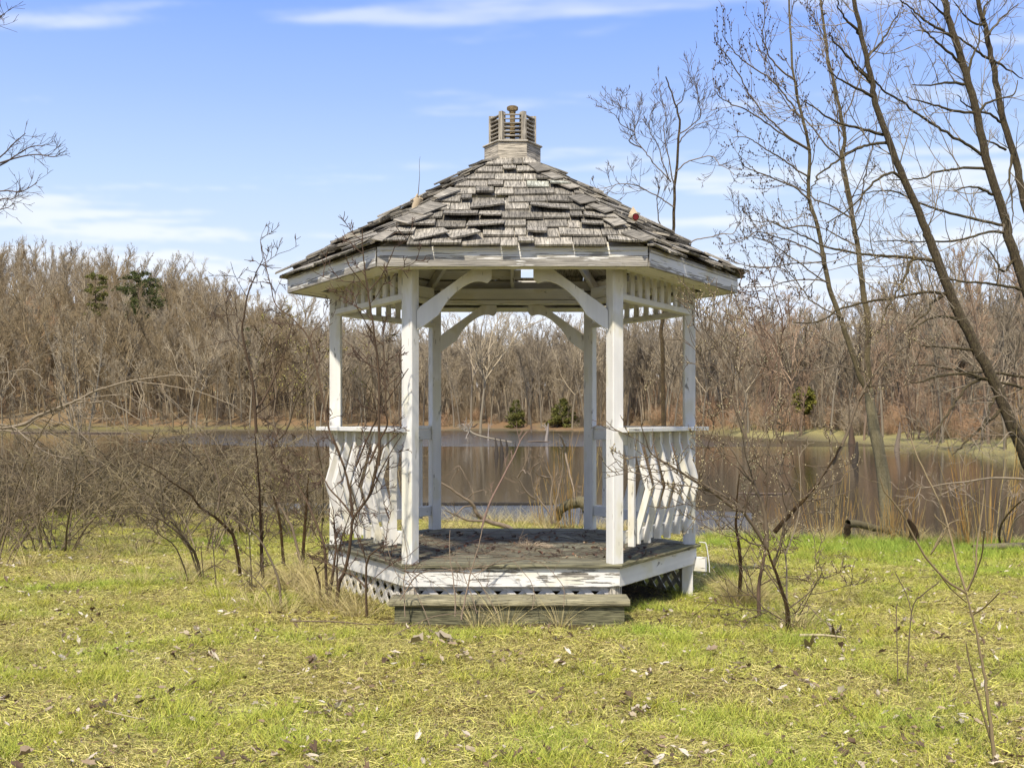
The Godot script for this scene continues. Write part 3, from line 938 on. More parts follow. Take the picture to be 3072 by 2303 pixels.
	var specs := [
		["leaning_tree", "thick furrowed tree leaning left across the pond, nearest of the big leaning trunks", 13.6,
			line(FULL, [3172, 1640, 3120, 1480, 3072, 1360], 13.6, 13.6), line(R2, [2100, 1310, 2000, 1060, 1850, 770, 1700, 460, 1585, 160, 1520, 0], 13.6, 13.6), line(R1, [1330, 1430, 1215, 1180, 1110, 930, 1012, 640, 985, 500, 935, 290, 880, 0, 860, -150], 13.6, 13.4), 0.078, 0.022, [
			line(R2, [1575, 195, 1400, 170, 1240, 160, 1080, 150, 900, 115, 800, 95, 700, 45, 600, 0, 420, -80], 13.6, 12.8),
			line(R2, [1655, 430, 1500, 415, 1280, 460, 1100, 485, 1000, 510, 900, 540, 820, 590, 750, 625, 660, 640, 560, 630], 13.6, 13.0),
			line(R1, [1060, 838, 960, 810, 880, 790, 800, 770, 700, 720, 620, 660, 560, 630], 13.6, 12.9),
			line(R1, [1080, 890, 1000, 895, 920, 915, 810, 970, 720, 1040, 655, 1085, 640, 1130, 600, 1180], 13.6, 13.1),
			line(R1, [990, 520, 930, 460, 870, 390, 800, 310, 740, 240, 720, 200], 13.5, 13.0),
			line(R1, [990, 600, 900, 550, 800, 500, 720, 440], 13.5, 13.0),
			line(R1, [1215, 1190, 1140, 1080, 1060, 1090, 980, 1150, 900, 1250, 800, 1330, 700, 1390], 13.6, 13.0),
			line(R1, [910, 210, 860, 150, 800, 90, 770, 0], 13.4, 13.1),
			line(R1, [960, 360, 1000, 310, 1060, 240, 1120, 140, 1160, 60], 13.5, 13.9),
			line(R2, [1560, 190, 1420, 190, 1380, 280, 1330, 370, 1280, 470, 1200, 600, 1180, 720], 13.6, 13.0),
			line(R2, [1640, 440, 1560, 490, 1520, 560, 1440, 630, 1380, 740], 13.6, 13.1),
			line(R2, [1760, 620, 1650, 590, 1560, 600, 1450, 660, 1370, 700], 13.6, 13.1),
			line(R2, [1850, 830, 1700, 815, 1560, 805, 1480, 800], 13.6, 13.2),
			line(R2, [1900, 1035, 1800, 1090, 1720, 1200, 1650, 1310, 1580, 1420, 1540, 1480], 13.6, 12.7),
			line(R2, [2010, 1160, 1960, 1250, 1940, 1340, 1930, 1470], 13.6, 13.0),
			line(R2, [1960, 1040, 1820, 1000, 1700, 1000, 1560, 1030, 1450, 1060, 1400, 1060], 13.6, 12.9),
			line(R2, [2050, 1250, 1950, 1340, 1850, 1430, 1760, 1520, 1700, 1580], 13.6, 12.9)]],
		["leaning_tree", "rough-barked leaning tree with long limbs reaching left, second of the big leaning trunks", 14.6,
			line(FULL, [3300, 1660, 3220, 1350, 3140, 1050], 14.6, 14.6), line(R2, [2208, 350, 2150, 180, 2095, 10], 14.6, 14.6), line(R1, [1830, 1400, 1720, 1060, 1645, 730, 1570, 450, 1490, 200, 1440, 0, 1420, -140], 14.6, 14.4), 0.074, 0.036, [
			line(R1, [1685, 970, 1600, 910, 1500, 855, 1400, 790, 1300, 730, 1200, 650, 1100, 590, 1020, 520, 950, 465, 880, 390, 800, 310, 740, 240], 14.6, 13.6),
			line(R1, [1800, 1400, 1650, 1365, 1480, 1325, 1380, 1295, 1270, 1255, 1180, 1210, 1100, 1185, 1000, 1190, 870, 1220], 14.6, 13.8),
			line(R1, [1690, 1050, 1560, 1043, 1460, 1058, 1370, 1073, 1330, 1100, 1270, 1112, 1180, 1118, 1080, 1120], 14.6, 13.9),
			line(R1, [1815, 1450, 1740, 1440, 1650, 1460, 1540, 1490, 1460, 1502, 1350, 1500, 1250, 1505, 1150, 1495, 1000, 1505], 14.6, 13.8),
			line(R1, [1490, 235, 1430, 190, 1370, 160, 1300, 110, 1240, 60, 1160, 0, 1100, -60], 14.4, 13.8),
			line(R1, [1540, 390, 1460, 320, 1370, 240, 1300, 170, 1230, 60], 14.5, 13.9),
			line(R1, [1560, 525, 1440, 512, 1350, 530, 1240, 525], 14.5, 13.9),
			line(R1, [1620, 700, 1500, 690, 1400, 660, 1300, 630, 1200, 600], 14.5, 13.9),
			line(R1, [1650, 700, 1700, 640, 1790, 610, 1870, 585, 1895, 500], 14.6, 15.0),
			line(R1, [1460, 110, 1400, 60, 1340, 0], 14.4, 14.0),
			line(R1, [1590, 450, 1620, 340, 1650, 260, 1665, 100], 14.5, 14.8),
			line(R1, [1740, 1210, 1660, 1170, 1580, 1165, 1500, 1190], 14.6, 14.1),
			line(R2, [2150, 180, 2060, 270, 1990, 160, 1900, 60], 14.6, 14.2),
			line(R2, [2208, 400, 2060, 370, 1900, 350, 1800, 345, 1700, 325, 1600, 270, 1500, 210, 1420, 150], 14.6, 13.7),
			line(R2, [2330, 1040, 2200, 1020, 2000, 990, 1840, 985, 1700, 965, 1520, 935, 1400, 945], 14.6, 13.5),
			line(R2, [2330, 1130, 2180, 1090, 2040, 1055, 1920, 1040, 1800, 1010, 1720, 1000], 14.6, 13.6)]],
		["leaning_tree", "leaning tree at the right edge, rearmost and slimmest of the big leaning trunks", 16.0,
			line(FULL, [3360, 1640, 3250, 1200, 3140, 800], 16.0, 16.0), line(R1, [1935, 1250, 1890, 1010, 1825, 820], 16.0, 16.0), line(R1, [1770, 560, 1730, 350, 1700, 200, 1665, 80, 1635, -60], 16.0, 15.8), 0.062, 0.028, [
			line(R1, [1735, 370, 1660, 330, 1580, 270, 1490, 215, 1380, 200, 1260, 190], 15.9, 15.2),
			line(R1, [1790, 760, 1720, 710, 1640, 690, 1560, 640, 1520, 590], 16.0, 15.3),
			line(R1, [1690, 150, 1640, 150, 1560, 90, 1500, 10], 15.8, 15.4),
			line(R1, [1720, 215, 1760, 150, 1830, 80, 1900, 20], 15.8, 16.2),
			line(R1, [1750, 380, 1830, 430, 1930, 490], 15.9, 16.2),
			line(R1, [1820, 930, 1740, 890, 1660, 850], 16.0, 15.6),
			line(R1, [1860, 960, 1850, 1100, 1860, 1250, 1865, 1390], 16.0, 15.4),
			line(R1, [1690, 120, 1695, 40, 1740, -20], 15.8, 15.9)]]]
	for sp in specs:
		var run: PackedVector3Array = sp[3]
		run.append_array(sp[4])
		run.append_array(sp[5])
		var b0 := Vector3(run[0].x, ground_at(run[0].x, run[0].z) - 0.1, run[0].z)
		run[0] = b0
		t = thing(sp[0], sp[1], "tree", b0, "big leaning trees on the right bank")
		var f := traced(t, "trunk", "tree_bark", run, sp[6], sp[7], Color(1.75, 1.6, 1.3), 12, 0.010)
		tw = MB.new()
		tw.col = Color(0.27, 0.22, 0.155)
		for limb in sp[8]:
			var lf := traced(t, "limb", "tree_bark", limb, 0.02, 0.006, Color(1.25, 1.08, 0.85), 6, 0.016)
			dress(tw, null, lf, 0.02, 0.007, 3.6, 0.85, 2, big, 0.12)
		dress(tw, null, f, 0.05, 0.04, 1.3, 0.9, 2, big, 0.35)
		part_of(t, "twigs", tw, "twig")

	# the slender tree behind the gazebo, its crown over the right eave
	base = rooted(at(1990, 1520, 17.6))
	t = thing("slender_tree", "slender bare tree behind the gazebo whose crown shows above the right eave", "tree", base)
	var run := PackedVector3Array([base - Vector3(0, 0.1, 0)])
	run.append_array(line(FULL, [1990, 1290, 1988, 1050, 1984, 976], 17.6, 17.6))
	run.append_array(line(Z6, [508, 1300, 515, 1150, 525, 900, 540, 700, 545, 580, 525, 500, 490, 400, 480, 370], 17.6, 17.4))
	traced(t, "trunk", "tree_bark", run, 0.038, 0.008, Color(1.0, 0.92, 0.8), 8, 0.01)
	tw = MB.new()
	tw.col = Color(0.15, 0.12, 0.095)
	for p in [[518, 1000, 460, 960, 400, 930, 350, 900, 300, 890, 250, 890, 200, 905, 140, 912], [505, 880, 480, 850, 430, 800, 400, 760, 365, 715, 330, 660, 330, 600, 320, 545, 295, 520, 290, 470], [365, 715, 300, 680, 330, 640, 260, 600, 240, 560, 200, 540], [532, 830, 570, 790, 620, 770, 700, 755, 740, 795, 790, 820, 810, 850], [542, 650, 600, 610, 650, 560, 640, 500, 670, 470], [545, 690, 580, 640, 640, 600, 700, 580], [470, 1130, 440, 1040, 438, 960, 443, 900], [590, 1195, 620, 1160, 680, 1150, 760, 1130, 800, 1130, 835, 1080, 845, 1030, 820, 990], [525, 520, 560, 480, 575, 425], [505, 880, 470, 800, 440, 700, 400, 620, 410, 540], [522, 900, 500, 800, 470, 640, 480, 560, 450, 450]]:
		var lf := traced(t, "limb", "twig", line(Z6, p, 17.5, 17.1), 0.0115, 0.0045, Color(0.24, 0.195, 0.15), 5, 0.012)
		dress(tw, null, lf, 0.012, 0.005, 7.0, 0.6, 2, opts({"min": 0.0042, "up": 0.14, "kids": 3.0}), 0.25)
	part_of(t, "twigs", tw, "twig")

func left_edge_boughs() -> void:
	# bough ends of a tree that stands beyond the left edge
	var base := Vector3(-7.6, 0, -3.5)
	base.y = ground_at(base.x, base.z)
	var t := thing("edge_tree", "bare tree beyond the left edge, only its bough ends reach into the sky", "tree", base)
	traced(t, "trunk", "tree_bark", PackedVector3Array([base - Vector3(0, 0.1, 0), base + Vector3(0.05, 2, 0), base + Vector3(-0.05, 4.4, 0.1), base + Vector3(0.1, 7, 0)]), 0.13, 0.04, Color(0.8, 0.72, 0.62), 10)
	var tw := MB.new()
	tw.col = Color(0.13, 0.10, 0.08)
	var o := opts({"min": 0.003, "up": 0.05, "kids": 2.0, "ang": 0.55})
	for p in [[[-420, 640, -150, 540, 0, 488, 60, 470, 110, 463, 160, 470, 182, 458], 0.9], [[-420, 700, -150, 560, 0, 495, 40, 470, 90, 440, 127, 438], 0.8], [[-300, 560, -80, 520, 0, 470, 40, 430, 75, 400], 0.7], [[-420, 800, -150, 610, 0, 573, 60, 575, 110, 548], 0.7], [[-380, 780, -140, 650, 0, 598, 30, 598, 55, 585], 0.5], [[-300, 700, -60, 645, 0, 628, 24, 622], 0.4], [[-300, 300, -80, 130, 0, 50, 12, 45], 0.3]]:
		var pts := line(FULL, p[0], 12.6, 11.8)
		pts.insert(0, Vector3(base.x, pts[0].y - 0.5, base.z))
		var lf := traced(t, "limb", "twig", pts, 0.014, 0.004, Color(0.13, 0.10, 0.08), 5)
		dress(tw, null, lf, 0.008, 0.0035, 3.6, 0.36, 1, o, 0.6)
	part_of(t, "twigs", tw, "twig")

# a shrub of traced stems: each entry is [frame, points, distance at the foot, distance at the tip, foot radius]
func traced_shrub(called: String, label: String, stems: Array, c: Color, per_m: float, length: float, lvl: int, o: Dictionary, bud := Color(0, 0, 0, 0), group := "") -> void:
	var p0: Vector3 = line(stems[0][0], stems[0][1], stems[0][2], stems[0][3])[0]
	var base := rooted(p0)
	var t := thing(called, label, "sapling" if called == "sapling" else "shrub", base, group)
	var tw := MB.new()
	tw.col = c * 1.15
	var buds: MB = null
	if bud.a > 0.0:
		buds = MB.new()
		buds.col = bud
	c = c * 1.12
	for s0 in stems:
		var s: Array = s0.duplicate()
		s[4] = maxf(s[4] * 0.82, 0.0026)
		var pts := line(s[0], s[1], s[2], s[3])
		if s.size() > 5 and s[5]:
			pts[0].y = ground_at(pts[0].x, pts[0].z) - 0.05
		var f := traced(t, "stem", "tree_bark" if s[4] > 0.016 else "twig", pts, s[4], maxf(s[4] * 0.22, 0.0028), c if s[4] <= 0.016 else Color(c.r * 4.2, c.g * 4.2, c.b * 4.2), 7 if s[4] > 0.01 else 5, s[4] * 0.25)
		dress(tw, buds, f, s[4], s[4] * 0.25, per_m, length, lvl, o, 0.2)
	part_of(t, "twigs", tw, "twig")
	if buds != null:
		part_of(t, "buds", buds, "twig")

func near_shrubs() -> void:
	var dk := Color(0.075, 0.05, 0.033)
	var br := Color(0.15, 0.115, 0.075)
	var tan_ := Color(0.24, 0.195, 0.13)
	var yb := Color(0.42, 0.38, 0.13, 1.0)
	var o := opts({"min": 0.0031, "up": 0.06, "jit": 0.3, "ang": 0.85, "bud": 0.12, "budr": 0.0045, "kids": 3.5})
	# left of the gazebo
	traced_shrub("sapling", "dark-barked sapling with a fork at rail height, tallest beside the left eave", [
		[G6, [865, 930, 850, 760, 840, 560, 828, 300, 800, 0], 9.3, 9.3, 0.021, true],
		[G5, [396, 1420, 390, 1250, 372, 1040, 330, 870, 300, 700, 315, 560, 345, 410, 390, 300, 430, 210, 450, 170], 9.3, 9.1, 0.016],
		[G5, [392, 1250, 450, 1180, 530, 1020, 590, 880, 620, 760, 665, 620], 9.3, 9.6, 0.013],
		[G5, [396, 1285, 470, 1230, 560, 1150, 640, 1060], 9.3, 8.9, 0.008],
		[G5, [400, 1290, 500, 1350, 600, 1430], 9.3, 8.7, 0.007]], dk, 5.0, 0.5, 2, o)
	traced_shrub("shrub", "multi-stemmed dark shrub growing in front of the gazebo's left railing", [
		[G6, [1415, 1320, 1440, 1180, 1490, 1040, 1530, 850, 1555, 650, 1660, 500, 1720, 330, 1750, 150, 1900, 0], 8.05, 7.6, 0.019, true],
		[G6, [1350, 1200, 1395, 1090, 1420, 880, 1410, 720, 1395, 560], 8.15, 8.3, 0.016, true],
		[G6, [1360, 1160, 1340, 960, 1320, 820, 1250, 640, 1190, 500, 1120, 380, 1050, 280, 960, 200], 8.2, 8.6, 0.014, true],
		[G6, [1330, 1150, 1280, 1080, 1250, 1010], 8.2, 8.0, 0.015, true],
		[G6, [1440, 1200, 1430, 1050, 1440, 900, 1500, 700, 1600, 400], 8.1, 7.8, 0.009, true],
		[G5, [1020, 1650, 960, 1500, 925, 1420, 870, 1170, 820, 920, 770, 740, 660, 610, 540, 510, 505, 380, 467, 225, 430, 60], 8.0, 8.6, 0.011],
		[G6, [1550, 640, 1530, 450, 1480, 250, 1430, 100, 1395, 0], 8.05, 8.0, 0.014],
		[G6, [1555, 640, 1480, 540, 1380, 430, 1320, 330, 1240, 240, 1150, 150], 8.05, 8.5, 0.010],
		[G6, [1600, 570, 1680, 480, 1740, 340, 1820, 180, 1920, 20], 7.9, 7.6, 0.009],
		[G5, [1110, 1650, 1200, 1430, 1300, 1240, 1420, 1050, 1480, 960], 7.8, 7.6, 0.009],
		[G5, [1270, 1650, 1272, 1400, 1268, 1000, 1240, 750, 1215, 560, 1190, 400, 1170, 250, 1155, 120, 1150, -40], 7.3, 7.1, 0.012],
		[G5, [1200, 1640, 1270, 1480, 1330, 1360, 1320, 1240, 1312, 950, 1295, 660], 7.3, 7.2, 0.010],
		[G5, [1225, 710, 1180, 640, 1110, 520], 7.2, 7.1, 0.006],
		[G5, [1200, 420, 1120, 310, 1060, 230, 1030, 150], 7.1, 7.0, 0.005],
		[G5, [1200, 410, 1290, 300, 1350, 180, 1385, 90], 7.1, 7.0, 0.005],
		[G5, [1300, 790, 1240, 750], 7.2, 7.2, 0.005],
		[G6, [1660, 1190, 1655, 1020, 1720, 900, 1830, 840], 7.7, 7.4, 0.012, true],
		[G6, [1650, 1180, 1560, 1090, 1480, 1060, 1300, 970, 1230, 960], 7.7, 8.0, 0.008],
		[G6, [1655, 1000, 1620, 860, 1560, 730], 7.7, 7.6, 0.006]], dk * 1.15, 4.6, 0.42, 2, o)
	traced_shrub("shrub", "leaning shrub of two bent stems in the grass left of the tall sapling", [
		[G6, [395, 1000, 350, 940, 290, 850, 230, 770, 110, 680, 0, 620, -150, 590], 9.6, 9.0, 0.018, true],
		[G6, [400, 1000, 300, 880, 250, 800, 200, 720, 110, 640, 0, 610], 9.6, 9.3, 0.011, true],
		[G6, [105, 660, 95, 540, 80, 420, 72, 300, 75, 180], 9.2, 9.1, 0.009],
		[G6, [415, 1000, 390, 900, 395, 860], 9.6, 9.5, 0.007, true],
		[G6, [310, 980, 200, 880, 60, 760, 60, 660], 9.5, 9.0, 0.009, true]], br * 0.7, 4.5, 0.4, 2, o)
	traced_shrub("shrub", "arching shrub with a forked leaning stem between the bent shrub and the tall sapling", [
		[G6, [700, 920, 650, 820, 600, 740, 520, 660, 480, 630, 380, 560, 320, 480, 240, 420, 160, 370, 60, 290, -100, 210], 9.7, 9.4, 0.020, true],
		[G6, [485, 630, 520, 560, 530, 430, 500, 300, 440, 180, 400, 80, 350, 0, 320, -90], 9.6, 9.9, 0.012],
		[G6, [340, 500, 360, 440, 400, 370], 9.5, 9.4, 0.006]], br * 0.75, 4.5, 0.5, 2, o)
	traced_shrub("shrub", "low shrub with one long stem curving right in the grass before the gazebo's left corner", [
		[G6, [1000, 1330, 990, 1190, 960, 1050, 900, 920, 850, 830, 780, 750, 700, 690, 560, 620, 440, 590], 8.0, 8.9, 0.013, true],
		[G6, [990, 1290, 900, 1230, 820, 1130, 740, 1060, 640, 990, 520, 950], 8.0, 8.3, 0.006, true],
		[G6, [780, 940, 760, 820, 735, 700, 730, 560], 8.8, 8.8, 0.007, true],
		[G6, [510, 1040, 480, 860, 455, 660], 8.9, 8.9, 0.006, true]], br * 0.65, 4.0, 0.36, 2, o)
	traced_shrub("shrub", "grey-stemmed thicket shrub close behind the tall sapling", [
		[G6, [1030, 900, 1000, 740, 970, 560, 930, 440, 880, 380], 10.6, 10.6, 0.02, true],
		[G6, [1170, 880, 1100, 760, 1040, 640, 960, 500, 900, 400], 10.4, 10.6, 0.019, true],
		[G6, [1165, 860, 1185, 680, 1200, 530, 1205, 400, 1215, 300], 10.6, 10.7, 0.022, true],
		[G5, [560, 1460, 620, 1380, 680, 1190, 740, 1080, 830, 950, 915, 800], 10.4, 10.0, 0.014],
		[G5, [560, 1460, 520, 1330, 540, 1100, 510, 900, 520, 700, 540, 540], 10.4, 10.6, 0.010],
		[G5, [770, 1480, 760, 1250, 790, 1050, 860, 690], 10.4, 10.5, 0.009],
		[G5, [1110, 1400, 1170, 1180, 1150, 1000, 1130, 890, 1070, 800], 10.3, 10.3, 0.008]], br, 5.5, 0.55, 2, opts({"min": 0.0032, "up": 0.05, "jit": 0.32, "ang": 0.85, "bud": 0.2, "budr": 0.0045}), yb)
	# right of the gazebo
	traced_shrub("shrub", "many-limbed shrub with pale buds standing right of the gazebo, leaning stem at its foot", [
		[R3, [390, 1000, 372, 930, 355, 830, 300, 660, 268, 560], 7.15, 7.15, 0.026, true],
		[R3, [268, 570, 200, 460, 150, 390, 90, 330, 0, 280, -80, 230, -140, 190], 7.15, 6.9, 0.017],
		[B2, [1105, 750, 1000, 670, 930, 622, 800, 540, 670, 460, 560, 390, 430, 310, 385, 210, 340, 50], 7.15, 6.8, 0.015],
		[R3, [265, 560, 255, 400, 205, 260, 150, 180, 100, 90, 50, 20], 7.15, 7.2, 0.019],
		[R2, [230, 1460, 160, 1250, 110, 1080, 80, 930, 30, 780, 70, 680], 7.15, 7.2, 0.012],
		[R2, [240, 1560, 230, 1350, 180, 1180, 130, 1010, 110, 820, 60, 640, 20, 540], 7.15, 7.5, 0.008],
		[R3, [305, 490, 370, 415, 440, 340, 500, 270, 540, 220, 600, 120, 640, 50], 7.15, 7.3, 0.020],
		[R2, [850, 1640, 910, 1520, 960, 1400, 1030, 1200, 1090, 1080, 1180, 960, 1270, 810, 1310, 700, 1350, 600, 1390, 480, 1410, 350], 7.3, 7.5, 0.014],
		[R2, [1085, 1085, 1060, 930, 1040, 780], 7.4, 7.5, 0.007],
		[R2, [1090, 1085, 1200, 1075, 1330, 1020, 1450, 970], 7.4, 7.2, 0.006],
		[R3, [300, 650, 330, 560, 360, 420, 380, 320, 430, 200], 7.15, 7.0, 0.010],
		[R3, [265, 560, 180, 540, 100, 480, 40, 430], 7.15, 6.8, 0.008],
		[R2, [480, 1640, 500, 1530, 440, 1400, 460, 1300], 7.3, 7.4, 0.006],
		[R3, [430, 900, 480, 800, 540, 690], 7.1, 6.8, 0.004, false]], br * 0.8, 9.0, 0.55, 2, opts({"min": 0.0031, "up": 0.12, "jit": 0.3, "ang": 0.8, "bud": 0.35, "budr": 0.0036, "kids": 3.0}), Color(0.42, 0.35, 0.2, 1.0))
	traced_shrub("sapling", "straight sapling at the gazebo's right corner with dry grass round its foot", [
		[R3, [130, 795, 134, 620, 115, 450, 120, 330, 130, 200], 8.5, 8.5, 0.021, true],
		[R2, [160, 1300, 210, 1100, 230, 900, 300, 1000], 8.6, 8.7, 0.006],
		[R3, [120, 420, 170, 330, 210, 230, 260, 150, 290, 80], 8.5, 8.8, 0.007],
		[R3, [120, 380, 60, 300, 20, 200, 0, 100], 8.5, 8.6, 0.006]], br * 0.75, 5.0, 0.45, 2, opts({"min": 0.0025, "bud": 0.25, "budr": 0.0036, "up": 0.12}), Color(0.46, 0.42, 0.26, 1.0))
	traced_shrub("sapling", "short dark sapling between the corner sapling and the many-limbed shrub", [
		[R3, [225, 860, 228, 760, 245, 650, 262, 540, 250, 420, 260, 300], 7.7, 7.8, 0.019, true],
		[R2, [360, 1300, 420, 1000, 450, 800, 370, 680, 350, 560, 300, 380, 290, 260], 7.9, 8.2, 0.008],
		[R2, [390, 1230, 460, 1080, 470, 900, 490, 600, 440, 420, 390, 230], 7.9, 8.2, 0.008],
		[R2, [430, 960, 330, 740, 260, 640, 160, 500], 7.9, 8.1, 0.006]], dk * 1.5, 5.0, 0.42, 2, o)
	traced_shrub("sapling", "grey slender sapling just right of the many-limbed shrub's foot", [
		[R3, [372, 900, 365, 760, 358, 600, 300, 500, 230, 420], 7.3, 7.5, 0.010, true],
		[R3, [358, 600, 390, 520, 430, 380, 432, 200, 420, 60], 7.4, 7.6, 0.008]], tan_ * 0.8, 4.5, 0.34, 2, o)
	traced_shrub("sapling", "forked sapling in the right foreground, nearest plant to the camera", [
		[R3, [1408, 1660, 1385, 1500, 1365, 1330, 1345, 1180, 1310, 1000, 1280, 880, 1258, 790], 4.25, 4.3, 0.011, true],
		[R3, [1258, 792, 1180, 745, 1120, 690, 1060, 620, 1000, 520, 950, 420, 900, 345, 850, 285, 830, 220], 4.3, 4.2, 0.0065],
		[R3, [1255, 780, 1215, 660, 1190, 560, 1165, 460, 1140, 380, 1090, 270, 1040, 170, 1000, 80, 975, 0], 4.3, 4.7, 0.006],
		[R3, [1260, 780, 1300, 690, 1310, 560, 1330, 430, 1345, 300], 4.3, 4.4, 0.0055],
		[R3, [1265, 780, 1330, 620, 1345, 480], 4.3, 4.1, 0.0035],
		[R3, [1260, 840, 1180, 770, 1120, 690], 4.3, 4.15, 0.003],
		[R3, [1290, 900, 1350, 860, 1420, 790], 4.3, 4.1, 0.003],
		[R3, [1390, 1560, 1350, 1420, 1305, 1260, 1275, 1140, 1255, 1040], 4.28, 4.2, 0.0065, false],
		[R3, [1170, 470, 1110, 420, 1100, 400], 4.4, 4.4, 0.004],
		[R3, [1165, 470, 1080, 600, 1160, 460, 1220, 430], 4.45, 4.6, 0.002]], Color(0.19, 0.145, 0.08), 3.0, 0.2, 1, opts({"min": 0.0013, "up": 0.1, "bud": 0.1, "budr": 0.003, "kids": 2.0}))
	traced_shrub("sapling", "thin leafless seedling in the grass between the many-limbed shrub and the forked sapling", [
		[R3, [960, 1000, 985, 890, 1040, 800, 1120, 740], 5.7, 5.5, 0.0045, true],
		[R3, [985, 890, 960, 800, 905, 690], 5.7, 5.7, 0.003],
		[R3, [920, 980, 910, 900, 915, 850], 5.6, 5.6, 0.0025, true]], br * 0.9, 3.0, 0.14, 0, opts({"min": 0.0015}))
	traced_shrub("shrub", "grey brush overhanging the right bank at the photograph's right edge", [
		[R3, [1440, 560, 1420, 480, 1480, 380, 1560, 320, 1680, 290], 13.4, 12.5, 0.02, true],
		[R3, [1450, 560, 1500, 430, 1600, 380, 1700, 370], 13.4, 12.6, 0.016, true],
		[R3, [1600, 230, 1400, 220, 1250, 240, 1150, 250, 1040, 270, 990, 250], 13.4, 12.4, 0.017],
		[R3, [1470, 560, 1430, 420, 1460, 300, 1530, 240], 13.4, 12.8, 0.015, true],
		[R2, [2300, 1640, 2200, 1500, 2120, 1410, 2050, 1480, 1960, 1560], 13.6, 12.8, 0.012],
		[R2, [2300, 1600, 2210, 1420, 2150, 1280, 2130, 1150], 13.6, 13.2, 0.014],
		[R2, [2300, 1700, 2230, 1540, 2210, 1330, 2180, 1160], 13.6, 13.4, 0.013]], Color(0.25, 0.20, 0.14), 3.6, 0.7, 2, opts({"min": 0.0042, "up": 0.03, "jit": 0.34, "kids": 3.0}))

func edge_shrub() -> void:
	traced_shrub("shrub", "thin-stemmed shrub at the left edge of the lawn, in front of the tangle", [
		[L4, [30, 1665, 80, 1560, 140, 1450, 200, 1330, 240, 1240], 10.6, 10.6, 0.008, true],
		[L4, [-20, 1500, 40, 1420, 110, 1370, 180, 1320, 290, 1270], 10.8, 10.6, 0.010, true],
		[L4, [-30, 1480, 50, 1380, 60, 1240, 45, 1100, 50, 900], 10.9, 10.8, 0.013, true],
		[L4, [-60, 1560, 0, 1450, 80, 1330, 170, 1180, 210, 1050], 10.4, 10.4, 0.009, true],
		[L4, [60, 1660, 150, 1480, 250, 1280, 330, 1150], 10.6, 10.9, 0.007, true]], Color(0.15, 0.115, 0.075), 4.0, 0.45, 2, opts({"min": 0.0031, "up": 0.05, "jit": 0.3}))

func bush_mesh(seed_: int, stems: int, height: float, spread: float, c: Color, droop: float, dense: float) -> Array:
	rng.seed = seed_
	var st := MB.new()
	var tw := MB.new()
	st.col = c * 0.85
	tw.col = c
	for i in stems:
		var w := TAU * (i + rng.randf()) / stems
		var lean := rng.randf_range(0.15, 1.0) * spread
		var p := PackedVector3Array([Vector3(cos(w) * 0.12, -0.1, sin(w) * 0.12)])
		var d := Vector3(cos(w) * lean, 1.0, sin(w) * lean).normalized()
		var len := height * rng.randf_range(0.7, 1.15)
		for k in 8:
			d = (d + Vector3(cos(w), 0, sin(w)) * 0.10 * spread + Vector3.DOWN * droop * 0.05 * k + Vector3(rng.randf_range(-1, 1), rng.randf_range(-1, 1), rng.randf_range(-1, 1)) * 0.13).normalized()
			p.append(p[k] + d * len / 8.0)
		var r0 := rng.randf_range(0.007, 0.013) * height * 0.6
		st.tube(p, rads(9, r0, 0.003), 5)
		dress(tw, null, p, r0, 0.003, dense, height * 0.3, 1, opts({"min": 0.0048, "up": 0.03 - droop * 0.05, "jit": 0.36, "ang": 0.9, "kids": 3.4}), 0.12)
	return [st.mesh(M["twig"]), tw.mesh(M["twig"])]

